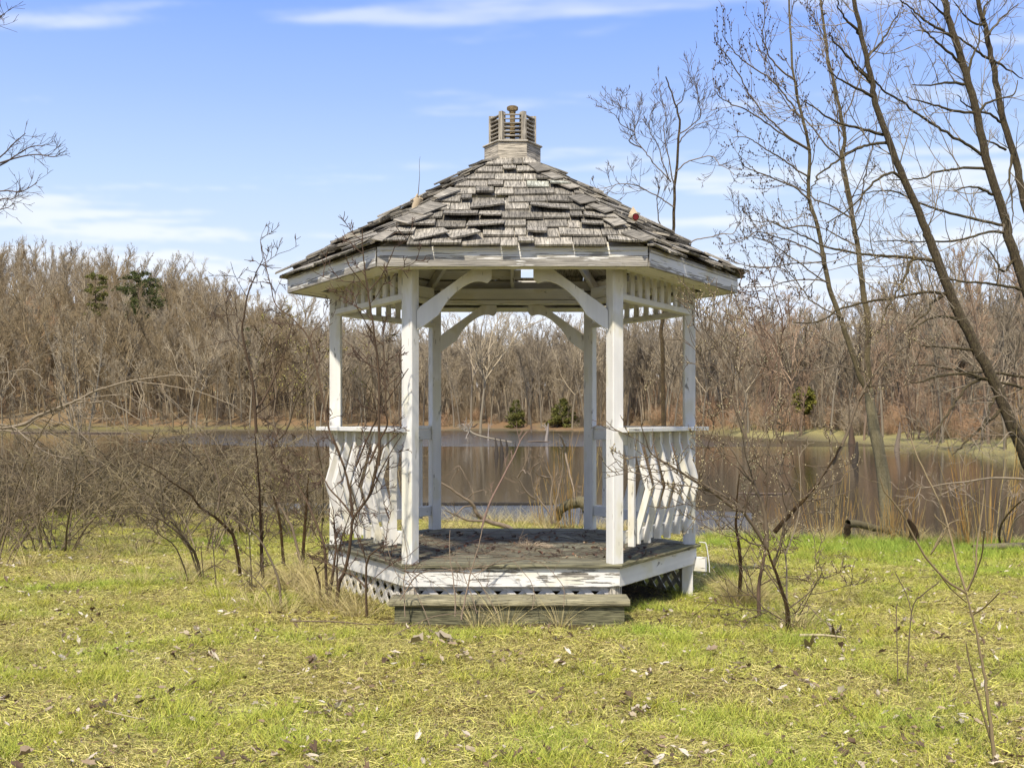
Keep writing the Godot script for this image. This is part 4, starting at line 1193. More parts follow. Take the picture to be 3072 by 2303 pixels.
func thickets() -> void:
	# the tangle on the left bank
	var kinds := []
	for i in 5:
		kinds.append(bush_mesh(300 + i, 12 if i < 3 else 7, 1.2 if i < 3 else 2.2, 0.9 if i < 3 else 0.7, [Color(0.105, 0.08, 0.048), Color(0.075, 0.057, 0.034), Color(0.19, 0.15, 0.09), Color(0.26, 0.21, 0.12), Color(0.18, 0.14, 0.085)][i], 0.5, 7.5 if i < 3 else 6.0))
	rng.seed = 77
	var spots := []
	for i in 19:   # the dark low mass at the water's edge
		spots.append([-70.0 + i * 34.0 + rng.randf_range(-20, 20), rng.randf_range(16.8, 19.3), rng.randf_range(0.8, 1.2), rng.randi() % 3])
	for p in [[-40.0, 13.5, 0.9, 1], [40.0, 15.0, 1.0, 0], [640.0, 17.6, 0.8, 1], [760.0, 16.8, 0.8, 0], [880.0, 17.2, 0.8, 2], [980.0, 16.6, 0.75, 1]]:
		spots.append(p)
	for i in 13:   # open arching ones in front of the pond
		spots.append([-40.0 + i * 84.0 + rng.randf_range(-30, 30), rng.randf_range(11.5, 15.5), rng.randf_range(0.75, 1.1), 3 + rng.randi() % 2])
	var n := 0
	for s in spots:
		var p := rooted(at(s[0], 1500, s[1]))
		var t := thing("bank_shrub", "low dense leafless shrub in the tangle along the left bank", "shrub", p, "dense shrubs on the left bank")
		t.rotation.y = rng.randf() * TAU
		t.scale = Vector3.ONE * s[2]
		put(t, "stems", kinds[s[3]][0])
		put(t, "twigs", kinds[s[3]][1]).set_meta("kind", "stuff")
		if s[3] >= 3: tag(t, "open arching leafless shrub in front of the pond left of the gazebo", "shrub", "open shrubs left of the gazebo")
		n += 1
	# the fallen bough that arches over it
	var o := opts({"min": 0.0034, "up": -0.03, "jit": 0.3, "kids": 3.0})
	var c := Color(0.25, 0.20, 0.14)
	var b0 := rooted(at(-160, 1500, 12.6))
	var t := thing("fallen_bough", "long pale fallen bough arching over the left thicket from the left edge", "bough", b0)
	var tw := MB.new()
	tw.col = c
	for s in [[[-360, 800, -150, 720, 0, 675, 150, 650, 260, 590, 370, 545, 460, 510, 540, 480, 620, 435, 700, 400, 800, 370, 900, 340, 1010, 325, 1120, 310, 1240, 296, 1400, 310], 12.6, 11.6, 0.034], [[-200, 730, 0, 690, 150, 690, 270, 600, 380, 560, 520, 500], 12.5, 12.2, 0.02], [[540, 488, 650, 492, 750, 480, 800, 500, 900, 555, 1000, 620], 12.2, 11.6, 0.012], [[900, 340, 1040, 350, 1200, 372, 1400, 412, 1560, 470, 1680, 520], 11.9, 11.3, 0.011], [[930, 345, 960, 420, 1000, 500, 1010, 530], 11.9, 11.7, 0.007], [[545, 490, 570, 560, 600, 600, 800, 605], 12.2, 12.0, 0.009], [[1000, 340, 1020, 450, 1060, 590], 11.8, 11.6, 0.006], [[560, 470, 720, 445, 880, 430, 900, 440], 12.1, 11.8, 0.010], [[-100, 290, 60, 275, 160, 255, 230, 265, 300, 320], 12.4, 12.0, 0.012], [[-60, 180, 40, 175, 60, 330, 100, 400, 60, 460], 12.2, 12.0, 0.008], [[-100, 640, 80, 660, 180, 740, 330, 850, 500, 890], 12.3, 11.8, 0.014], [[300, 610, 480, 650, 560, 700, 650, 800], 12.2, 11.9, 0.008]]:
		var f := traced(t, "limb", "twig", line(L4, s[0], s[1], s[2]), s[3] * 0.68, maxf(s[3] * 0.15, 0.0035), c, 6, 0.01)
		dress(tw, null, f, s[3] * 0.6, 0.0035, 4.5, 0.6, 1, o, 0.2)
	part_of(t, "twigs", tw, "twig")
	# behind the gazebo, seen through it: a fallen limb, an arched log, willow shoots
	t = thing("fallen_limb", "crooked fallen limb in the grass behind the gazebo's left back post", "bough", rooted(at(1530, 1580, 14.0)))
	tw = MB.new()
	tw.col = Color(0.2, 0.15, 0.10)
	for s in [[[930, 1530, 820, 1480, 720, 1460, 620, 1420, 560, 1380, 510, 1340, 480, 1250, 430, 1200, 330, 1140, 240, 1070, 130, 1000, 0, 930], 14.2, 13.8, 0.035], [[620, 1425, 500, 1430, 400, 1420, 260, 1360, 130, 1300], 14.0, 13.6, 0.02], [[470, 1250, 350, 1270, 270, 1360, 130, 1420], 14.0, 13.5, 0.012], [[480, 1180, 465, 1080, 400, 950, 320, 800, 300, 780, 240, 820], 14.0, 14.0, 0.009], [[390, 1180, 480, 1100, 600, 1060], 14.0, 13.8, 0.008], [[330, 1140, 200, 1000, 300, 820], 13.9, 13.8, 0.007]]:
		var f := traced(t, "limb", "twig", line(Z8, s[0], s[1], s[2]), s[3], maxf(s[3] * 0.3, 0.004), Color(0.22, 0.17, 0.12), 6, 0.006)
		dress(tw, null, f, s[3], 0.004, 3.0, 0.35, 1, opts({"min": 0.0036}), 0.2)
	part_of(t, "twigs", tw, "twig")
	t = thing("arched_log", "lichen-grey rotten log arching from the reeds beside the right back post", "log", rooted(at(1700, 1560, 15.5)))
	traced(t, "log", "smooth_bark", line(Z8, [1470, 1400, 1500, 1310, 1570, 1250, 1680, 1215, 1760, 1210, 1820, 1240, 1850, 1330], 15.5, 15.2), 0.05, 0.1, Color(0.75, 0.75, 0.72), 10, 0.012)
	t = thing("sapling", "red-brown whip leaning up to the right behind the deck, in the middle of the gazebo", "sapling", rooted(at(1440, 1610, 12.6)))
	tw = MB.new()
	tw.col = Color(0.26, 0.17, 0.13)
	var f2 := traced(t, "stem", "twig", line(Z8, [540, 1650, 610, 1380, 690, 1170, 820, 920, 880, 800, 960, 650, 1010, 530, 1050, 450, 1110, 370], 12.6, 12.6), 0.013, 0.005, Color(0.27, 0.18, 0.14), 6)
	dress(tw, null, f2, 0.012, 0.005, 4.0, 0.3, 1, opts({"min": 0.003}), 0.25)
	part_of(t, "twigs", tw, "twig")
	t = thing("shrub", "pale open shrub behind the gazebo, curved stems before the water right of centre", "shrub", rooted(at(1660, 1580, 15.2)))
	tw = MB.new()
	tw.col = Color(0.27, 0.2, 0.14)
	for s in [[1400, 1460, 1390, 1300, 1400, 1100, 1410, 950, 1340, 800, 1290, 690, 1220, 640, 1225, 570], [1410, 1460, 1370, 1330, 1220, 1130, 1180, 1000, 1150, 840, 1150, 710], [1200, 1170, 1100, 1080, 1000, 930, 940, 890], [1440, 1450, 1450, 1250, 1500, 1000, 1530, 850, 1530, 600, 1500, 570], [1380, 920, 1250, 890, 1180, 800, 1250, 740, 1310, 660], [1000, 930, 1060, 830, 1100, 870], [1560, 620, 1620, 880, 1660, 1060, 1680, 1200], [1560, 600, 1530, 470, 1480, 400]]:
		var f := traced(t, "stem", "twig", line(Z8, s, 15.2, 14.9), 0.016, 0.004, Color(0.27, 0.21, 0.15), 6, 0.006)
		dress(tw, null, f, 0.012, 0.004, 4.5, 0.35, 1, opts({"min": 0.0036}), 0.2)
	part_of(t, "twigs", tw, "twig")
	# clumps of upright orange shoots
	var shoots := []
	for i in 3:
		rng.seed = 500 + i
		var b := MB.new()
		for k in 26:
			var c2 := Color(0.46, 0.26, 0.07).lerp(Color(0.42, 0.33, 0.14), rng.randf())
			b.col = c2 * rng.randf_range(0.7, 1.1)
			var w := rng.randf() * TAU
			var q := sqrt(rng.randf()) * 0.22
			branch(b, null, Vector3(cos(w) * q, 0, sin(w) * q), Vector3(cos(w) * q * 1.2, 1.0, sin(w) * q * 1.2).normalized(), rng.randf_range(0.4, 1.15), 0.005, 1 if rng.randf() < 0.4 else 0, opts({"min": 0.0028, "up": 0.12, "jit": 0.10, "kids": 2.0, "ang": 0.35}))
		shoots.append(b.mesh(M["twig"]))
	rng.seed = 9
	var names := [["dense clump of orange shoots beside the arched log behind the gazebo", 1722.0, 15.4, 1.15], ["brown-orange shoots left of the arched log, in the gazebo's opening", 1640.0, 15.9, 0.8], ["orange shoots on the bank just right of the many-limbed shrub", 2490.0, 14.8, 1.1], ["tall orange shoots at the water's edge left of the budding tree's foot", 2515.0, 15.3, 1.0], ["orange shoots round the foot of the budding tree", 2655.0, 14.2, 0.9], ["brown shoots right of the budding tree behind the log", 2730.0, 14.3, 0.85], ["tall orange shoots beside the grey brush at the right edge", 2960.0, 13.6, 1.25], ["orange shoots between the log and the grey brush", 2890.0, 13.7, 0.75], ["orange shoots right of the gazebo in front of the pond", 2330.0, 15.8, 0.9]]
	for s in names:
		var q := thing("orange_shoots", s[0], "shrub", rooted(at(s[1], 1560, s[2])))
		put(q, "stems", shoots[rng.randi() % 3], Transform3D(Basis(Vector3.UP, rng.randf() * TAU).scaled(Vector3(1, s[3] * rng.randf_range(0.8, 1.0), 1) * s[3]), Vector3.ZERO))
	# log on the right bank
	var lb := rooted(at(2610, 1600, 14.2))
	t = thing("rotten_log", "grey rotten log propped on a broken stub beside the budding tree's foot", "log", lb)
	traced(t, "log", "smooth_bark", line(R3, [668, 446, 720, 450, 790, 466, 870, 484, 960, 500], 14.0, 14.6), 0.05, 0.04, Color(0.7, 0.68, 0.64), 9, 0.01)
	traced(t, "stub", "tree_bark", line(R3, [668, 545, 664, 500, 672, 452], 14.05, 14.0), 0.05, 0.04, Color(0.45, 0.38, 0.3), 8, 0.01)
	lb = rooted(at(2740, 1620, 13.9))
	t = thing("broken_stump", "dark broken stump in dry reeds right of the budding tree", "stump", lb)
	traced(t, "stump", "tree_bark", PackedVector3Array([lb - Vector3(0, 0.1, 0), lb + Vector3(0.02, 0.12, 0), lb + Vector3(-0.07, 0.30, 0)]), 0.09, 0.03, Color(0.5, 0.38, 0.27), 9, 0.015)
	lb = rooted(at(2985, 1645, 13.2))
	t = thing("pale_log", "pale bare log lying in the grass at the right edge of the lawn", "log", lb)
	traced(t, "log", "smooth_bark", PackedVector3Array([lb + Vector3(-0.3, 0.05, 0.1), lb + Vector3(0.2, 0.06, 0), lb + Vector3(0.9, 0.05, -0.1)]), 0.035, 0.045, Color(1.3, 1.28, 1.2), 8)

func pond_things() -> void:
	# what stands in or floats on the pond
	var grey := Color(0.33, 0.29, 0.25)
	var dk := Color(0.07, 0.055, 0.045)
	var t := thing("floating_pole", "long dark pole floating across the pond behind the gazebo", "pole", Vector3(at(1470, 1513, 23.0).x, WATER, CAM_Z - 22.6))
	traced(t, "pole", "twig", PackedVector3Array([t.position + Vector3(-3.2, 0.0, 0.05), t.position + Vector3(0, 0.015, 0), t.position + Vector3(1.3, 0.01, -0.03)]), 0.05, 0.03, Color(0.035, 0.03, 0.025), 6)
	var marks := [
		["dead_snag", "pale split snag standing in the pond left of the right back post", 1638.0, 92.0, 1.5, 0.12, grey],
		["dead_snag", "thin grey snag leaning over the far shallows in the gazebo's opening", 1465.0, 96.0, 1.5, 0.06, grey],
		["pond_stump", "dark forked stump in the pond, left of the pair under the gazebo's arch", 1490.0, 55.0, 0.85, 0.085, dk],
		["pond_stump", "dark upright stump in the pond, right of the pair under the gazebo's arch", 1508.0, 53.0, 0.85, 0.08, dk],
		["pond_stump", "short dark stump behind the pair under the gazebo's arch", 1522.0, 66.0, 0.6, 0.09, dk],
		["pond_stump", "smallest dark stump right of the pair under the gazebo's arch", 1544.0, 64.0, 0.5, 0.06, dk],
		["pond_stump", "jagged black stump in the open water left of the budding tree", 2563.0, 45.0, 0.85, 0.12, dk],
		["pond_stump", "cluster stump at the far edge left of the budding tree", 2556.0, 82.0, 1.5, 0.2, Color(0.12, 0.085, 0.06)],
		["pond_stump", "thin stub leaning in the water behind the budding tree", 2690.0, 64.0, 1.6, 0.13, Color(0.2, 0.16, 0.12)]]
	for m in marks:
		var p := at(m[2], 1300, m[3])
		p.y = WATER - 0.3
		t = thing(m[0], m[1], "stump" if m[0] == "pond_stump" else "snag", p)
		var lean := Vector3(rng.randf_range(-0.12, 0.12), 1, rng.randf_range(-0.1, 0.1))
		var b := MB.new()
		b.col = m[6]
		var h: float = m[4]
		var r: float = m[5]
		b.tube(PackedVector3Array([p, p + lean * h * 0.5, p + lean * h * 0.8 + Vector3(0.03, 0, 0), p + lean * (h + 0.3)]), PackedFloat32Array([r * 1.5, r, r * 0.8, r * 0.25]), 8)
		b.tube(PackedVector3Array([p + Vector3(r, 0, 0), p + Vector3(r * 0.7, h * 0.6, 0)]), PackedFloat32Array([r * 0.8, r * 0.25]), 6)
		part_of(t, "stub", b, "twig")
		if h > 1.4:
			var tw := MB.new()
			tw.col = m[6] * 1.2
			dress(tw, null, PackedVector3Array([p + lean * h * 0.4, p + lean * h]), r, r * 0.4, 3.0, 0.8, 1, opts({"min": 0.02, "kids": 1.0}), 0.2)
			part_of(t, "twigs", tw, "twig")
	var p0 := at(1440, 1320, 90.0)
	t = thing("drift_tree", "bleached fallen tree with its root plate up in the pond, seen through the gazebo", "log", Vector3(p0.x, WATER, p0.z))
	traced(t, "log", "twig", PackedVector3Array([Vector3(p0.x - 0.9, WATER + 0.9, p0.z), Vector3(p0.x - 0.3, WATER + 0.55, p0.z), Vector3(p0.x + 1.2, WATER + 0.2, p0.z + 0.4), Vector3(p0.x + 2.6, WATER - 0.02, p0.z + 0.8)]), 0.09, 0.04, Color(0.28, 0.24, 0.18), 7)
	var tw := MB.new()
	tw.col = Color(0.36, 0.32, 0.26)
	for i in 12:
		branch(tw, null, Vector3(p0.x - 0.9, WATER + 0.8, p0.z), Vector3(rng.randf_range(-1, 0.8), rng.randf_range(-0.3, 1.2), rng.randf_range(-0.7, 0.7)).normalized(), rng.randf_range(0.6, 1.3), 0.045, 1, opts({"min": 0.022, "jit": 0.4, "up": 0.0, "kids": 2.0}))
	part_of(t, "roots", tw, "twig")
	for s in [["drift_log", "log lying low in the far shallows left of the split snag", 1618.0, 88.0, 1.8], ["drift_log", "pale log at the far left shore below the wooded hill", 190.0, 150.0, 14.0], ["drift_log", "dark log along the left shore right of the pale one", 330.0, 146.0, 8.0], ["drift_log", "half-sunk branch in the pond behind the many-limbed shrub", 2290.0, 26.0, 1.2]]:
		var q := at(s[2], 1300, s[3])
		q.y = WATER
		t = thing(s[0], s[1], "log", q)
		var r: float = s[3] * 0.0009 + 0.004
		traced(t, "log", "twig", PackedVector3Array([q + Vector3(-s[4] * 0.5, r * 0.3, 0), q + Vector3(0, r * 0.8, 0.3), q + Vector3(s[4] * 0.5, 0.0, 0.1)]), r, r * 0.6, Color(0.13, 0.10, 0.075), 6)

# ---------- the far woods ----------
func forest_tree(seed_: int, h: float, style: int) -> Array:
	rng.seed = seed_
	var tr := MB.new()
	var cr := MB.new()
	var p := PackedVector3Array([Vector3(0, -0.6, 0)])
	var d := Vector3.UP
	var lean := Vector3(rng.randf_range(-0.05, 0.05), 0, rng.randf_range(-0.05, 0.05))
	var tall := h * (0.92 if style == 0 else 0.62)
	for k in 9:
		d = (d + lean + Vector3(rng.randf_range(-1, 1), 0, rng.randf_range(-1, 1)) * 0.05).normalized()
		p.append(p[k] + d * (tall + 0.6) / 9.0)
	var r0 := h * (0.0095 if style == 0 else 0.014)
	tr.tube(p, rads(10, r0, r0 * 0.28), 6)
	var o := opts({"min": 0.018, "up": 0.17, "jit": 0.22, "ang": 0.62, "kids": 5.0, "ratio": 0.52, "seg": 4})
	if style == 0:     # forest-grown: clear below, a narrow rising crown
		dress(cr, null, p, r0, r0 * 0.3, 2.3, h * 0.20, 2, o, 0.36)
		dress(cr, null, p, r0 * 0.5, r0 * 0.2, 0.7, h * 0.10, 1, opts({"min": 0.018, "up": 0.02, "ang": 1.1}), 0.15)
	elif style == 1:   # spreading: big limbs from a fork
		o.kids = 6.0
		for i in 7:
			var w := TAU * (i + rng.randf() * 0.7) / 7.0
			branch(cr, null, p[6 + i % 4], Vector3(cos(w) * 0.75, 1.0, sin(w) * 0.75).normalized(), h * rng.randf_range(0.4, 0.6), r0 * 0.5, 3, opts({"min": 0.018, "up": 0.10, "jit": 0.24, "ang": 0.6, "kids": 4.5, "ratio": 0.5}))
	else:              # a clump of young stems
		tr = MB.new()
		for s in 6:
			var w := TAU * (s + rng.randf()) / 6.0
			var q := PackedVector3Array([Vector3(cos(w) * 0.3, -0.4, sin(w) * 0.3)])
			d = Vector3(cos(w) * 0.25, 1, sin(w) * 0.25).normalized()
			for k in 7:
				d = (d + Vector3(rng.randf_range(-1, 1), 0.3, rng.randf_range(-1, 1)) * 0.08).normalized()
				q.append(q[k] + d * h * rng.randf_range(0.8, 1.1) / 7.0)
			tr.tube(q, rads(8, h * 0.007, 0.02), 5)
			dress(cr, null, q, h * 0.006, 0.02, 1.9, h * 0.16, 2, opts({"min": 0.016, "up": 0.15, "kids": 4.0}), 0.15)
	return [tr, cr]

func conifer(seed_: int, h: float, wide: float, bare: float) -> Array:
	rng.seed = seed_
	var tr := MB.new()
	tr.col = Color(0.12, 0.085, 0.06)
	tr.tube(PackedVector3Array([Vector3(0, -0.5, 0), Vector3(0.1, h * 0.5, 0), Vector3(0, h, 0)]), PackedFloat32Array([h * 0.014, h * 0.010, 0.03]), 7)
	var cr := MB.new()
	var y := h * bare
	while y < h * 0.98:
		var q := (y - h * bare) / (h * (1.0 - bare))
		var reach := wide * ((pow(1.0 - q, 0.75) if bare < 0.3 else sqrt(maxf(0.0, 1.0 - pow(absf(q * 1.7 - 0.55), 2.0) * 0.75))) + 0.08) * rng.randf_range(0.55, 1.15)
		for i in 4:
			var w := rng.randf() * TAU
			var d := Vector3(cos(w), rng.randf_range(-0.15, 0.35), sin(w)).normalized()
			cr.col = Color(0.10, 0.075, 0.05)
			cr.tube(PackedVector3Array([Vector3(0, y, 0), Vector3(0, y, 0) + d * reach]), PackedFloat32Array([0.05, 0.02]), 3)
			for k in int(9 + reach * 9):
				var p := Vector3(0, y, 0) + d * reach * sqrt(rng.randf_range(0.06, 1.0)) + Vector3(rng.randf_range(-1, 1), rng.randf_range(-0.6, 0.6), rng.randf_range(-1, 1)) * reach * 0.16
				cr.col = Color(0.055, 0.075, 0.022).lerp(Color(0.12, 0.13, 0.04), rng.randf()) * rng.randf_range(0.7, 1.2)
				for s in 5:
					var e := Vector3(rng.randf_range(-1, 1), rng.randf_range(-0.5, 1), rng.randf_range(-1, 1)).normalized()
					var side := e.cross(Vector3(rng.randf_range(-1, 1), rng.randf_range(-1, 1), rng.randf_range(-1, 1))).normalized() * 0.06
					var n := e.cross(side).normalized()
					var b0 := p + e * 0.34
					cr.face([p - side, p + side, b0 + side * 0.3, b0 - side * 0.3], n, [Vector2.ZERO, Vector2.ZERO, Vector2.ZERO, Vector2.ZERO])
		y += h * 0.035
	return [tr, cr]

func far_woods() -> void:
	var plains := []
	for i in 6:
		plains.append(forest_tree(700 + i, 15.0, 0))
	for i in 3:
		plains.append(forest_tree(720 + i, 14.0, 1))
	for i in 3:
		plains.append(forest_tree(740 + i, 7.5, 2))
	# tints: warm brown on the hill, greyer in the middle, red-budded at the right
	var tints := [Color(0.27, 0.205, 0.115), Color(0.36, 0.295, 0.195), Color(0.26, 0.215, 0.15), Color(0.36, 0.255, 0.165), Color(0.33, 0.27, 0.185)]
	var trunk_mats := []
	var crown_mats := []
	for c in tints:
		var m := plain("far_bark", Color(c.r * 0.62, c.g * 0.64, c.b * 0.68), 0.9)
		trunk_mats.append(m)
		crown_mats.append(plain("far_twigs", c, 0.9))
	var meshes := []
	for q in plains:
		meshes.append([q[0].mesh(null), q[1].mesh(null)])
	rng.seed = 4242
	var rows := []
	# near the far shore, each its own tree
	for i in 150:
		var u := lerpf(-0.49, 0.5, (i + rng.randf()) / 150.0)
		var back := rng.randf_range(2.0, 20.0)
		rows.append([u, table(u, FAR_SHORE) + back, true])
	for i in 3000:
		var u := lerpf(-0.56, 0.56, rng.randf())
		rows.append([u, table(u, FAR_SHORE) + 14.0 + 170.0 * pow(rng.randf(), 1.2), false])
	var where := []
	var what := {}
	for row in rows:
		var u: float = row[0]
		var Z: float = row[1]
		var x := u * Z
		var z := CAM_Z - Z
		var left := smoothstep(-0.08, -0.26, u)
		var right := smoothstep(0.1, 0.25, u)
		var kind := rng.randi() % 6
		var pick := rng.randf()
		if pick > 0.86: kind = 6 + rng.randi() % 3
		elif pick > (0.62 if right > 0.5 else 0.74): kind = 9 + rng.randi() % 3
		var tint := 0
		var q := rng.randf()
		if left > 0.5: tint = 0 if q < 0.55 else (1 if q < 0.85 else 4)
		elif right > 0.5: tint = 3 if (q < 0.35 and (kind >= 9 or Z < 150.0)) else (4 if q < 0.7 else 2)
		else: tint = 4 if q < 0.45 else (1 if q < 0.75 else 2)
		if kind >= 9 and right > 0.3 and q < 0.6: tint = 3
		var size := rng.randf_range(0.66, 1.05) * (1.22 if rng.randf() < 0.12 else 1.0) * 1.05 * lerpf(lerpf(1.02, 0.84, right), 1.10, left)
		if Z - table(u, FAR_SHORE) > 60.0: size *= 0.9
		if right > 0.5 and Z < 130.0: size *= lerpf(0.72, 0.95, (Z - 50.0) / 80.0)
		var xf := Transform3D(Basis(Vector3.UP, rng.randf() * TAU).scaled(Vector3(size, size * rng.randf_range(0.92, 1.1), size)), Vector3(x, ground_at(x, z), z))
		if row[2]:
			var side := "wooded hill at the left" if u < -0.15 else ("far shore behind the gazebo" if u < 0.13 else "far shore at the right")
			var look: String = ["tall slender bare tree", "", "", "", "", "", "spreading bare tree", "", "", "clump of young bare stems"][0 if kind < 6 else (6 if kind < 9 else 9)]
			if tint == 3: look = "reddish " + look
			var t := thing("bare_tree" if kind < 9 else "young_tree_clump", "%s fronting the wood on the %s" % [look, side], "tree", xf.origin, "%s of the wood, %s" % [look.replace("tree", "trees").replace("clump", "clumps"), side])
			t.basis = xf.basis
			var tr := put(t, "trunk", meshes[kind][0])
			tr.material_override = trunk_mats[tint]
			var cr := put(t, "crown", meshes[kind][1])
			cr.material_override = crown_mats[tint]
		else:
			var key := kind * 10 + tint
			if not what.has(key): what[key] = []
			what[key].append(xf)
	var whole := {}
	for key in what:
		var mesh: Array = plains[key / 10]
		var both := MB.new()
		for b in mesh:
			var base := both.v.size()
			both.v.append_array(b.v); both.n.append_array(b.n); both.c.append_array(b.c); both.u.append_array(b.u)
			for i in b.t: both.t.append(base + i)
		if not whole.has(key / 10):
			whole[key / 10] = both
		scatter("woodland", whole[key / 10].mesh(crown_mats[key % 10]), what[key], [], "brown mass of bare trees filling the far shore behind the front trees", "woodland")
	# undergrowth at the feet of the trees
	for i in 3:
		rng.seed = 900 + i
		var b := MB.new()
		for k in 26:
			var w := rng.randf() * TAU
			var q := sqrt(rng.randf()) * 1.3
			branch(b, null, Vector3(cos(w) * q, -0.2, sin(w) * q), Vector3(rng.randf_range(-0.4, 0.4), 1, rng.randf_range(-0.4, 0.4)).normalized(), rng.randf_range(1.0, 2.6), 0.02, 2, opts({"min": 0.014, "kids": 4.0, "jit": 0.3}))
		var spots := []
		var tint: Color = [Color(0.34, 0.255, 0.155), Color(0.43, 0.28, 0.165), Color(0.34, 0.275, 0.19)][i]
		rng.seed = 950 + i
		for k in 1000:
			var u := lerpf(-0.55, 0.55, rng.randf())
			if i == 1 and u < 0.1 and rng.randf() < 0.8: u = lerpf(0.12, 0.5, rng.randf())
			var back := rng.randf_range(9.0, 110.0)
			if u < -0.12 and back < 14.0: back += 5.0
			var Z := table(u, FAR_SHORE) + back
			var s := rng.randf_range(0.6, 1.25) * (0.7 if Z < 90.0 else 1.0)
			spots.append(Transform3D(Basis(Vector3.UP, rng.randf() * TAU).scaled(Vector3.ONE * s), Vector3(u * Z, ground_at(u * Z, CAM_Z - Z), CAM_Z - Z)))
		scatter("undergrowth", b.mesh(plain("undergrowth_twigs", tint, 0.9)), spots, [], ["brown leafless undergrowth below the far trees", "reddish leafless brush below the trees at the right", "grey-brown leafless scrub between the far trunks"][i], "undergrowth")
	# single trees one can point to
	rng.seed = 11
	var named := [
		["bare_tree", "big pale forked tree on the far shore framed by the gazebo's arch", 1440.0, 150.0, 6, 1.25, 1],
		["bare_tree", "dark multi-trunked tree rising from the left shore with tall straight stems", 240.0, 165.0, 9, 2.4, 1],
		["bare_tree", "round-crowned bare tree on the skyline at the far left", 140.0, 250.0, 7, 1.3, 4],
		["bare_tree", "tall wispy bare tree on the skyline left of the dark pine", 330.0, 240.0, 1, 1.5, 4],
		["bare_tree", "twin bare tree on the skyline between the dark pine and the gazebo", 600.0, 250.0, 8, 1.3, 4],
		["bare_tree", "small bare tree on the skyline just left of the gazebo roof", 655.0, 250.0, 3, 1.2, 4],
		["bare_tree", "dark trunk by the shore right of the forked tree, in the gazebo's opening", 1596.0, 160.0, 2, 0.95, 2]]
	for s in named:
		var p := at(s[2], 1261, s[3])
		p.y = ground_at(p.x, p.z)
		var t := thing(s[0], s[1], "tree", p)
		t.scale = Vector3.ONE * s[5]
		t.rotation.y = rng.randf() * TAU
		put(t, "trunk", meshes[s[4]][0]).material_override = trunk_mats[s[6]]
		put(t, "crown", meshes[s[4]][1]).material_override = crown_mats[s[6]]
	var olive := plain("olive_needles", Color(2.2, 1.8, 1.3), 0.8)
	var dusty := plain("dusty_needles", Color(1.7, 1.45, 1.3), 0.8)
	for s in [["pine_tree", "dark green pine with a ragged crown on the left skyline", 415.0, 228.0, 22.5, 5.2, 0.55], ["pine_tree", "brownish pointed pine on the left skyline beside the ragged pine", 285.0, 222.0, 23.0, 3.0, 0.6], ["pine_tree", "olive pine just left of the gazebo's roof edge", 765.0, 215.0, 15.0, 3.2, 0.5], ["pine_tree", "second olive pine tucked under the gazebo's left eave", 835.0, 218.0, 13.0, 3.8, 0.5], ["spruce_tree", "small spruce on the far shore left of the other, through the gazebo", 1548.0, 189.0, 4.6, 1.9, 0.05], ["spruce_tree", "wider spruce on the far shore, right in the gazebo's opening", 1690.0, 187.5, 4.6, 2.7, 0.08], ["spruce_tree", "small round olive evergreen above the reddish brush right of the gazebo", 2412.0, 103.0, 4.0, 0.85, 0.45]]:
		var p := at(s[2], 1261, s[3])
		p.y = ground_at(p.x, p.z)
		var t := thing(s[0], s[1], "tree", p)
		var c := conifer(int(s[2]), s[4], s[5], s[6])
		build(t, "trunk", c[0], M["twig"])
		build(t, "crown", c[1], olive if s[3] < 120.0 else (dusty if s[1].begins_with("brown") or s[0] == "spruce_tree" else M["needles"]))

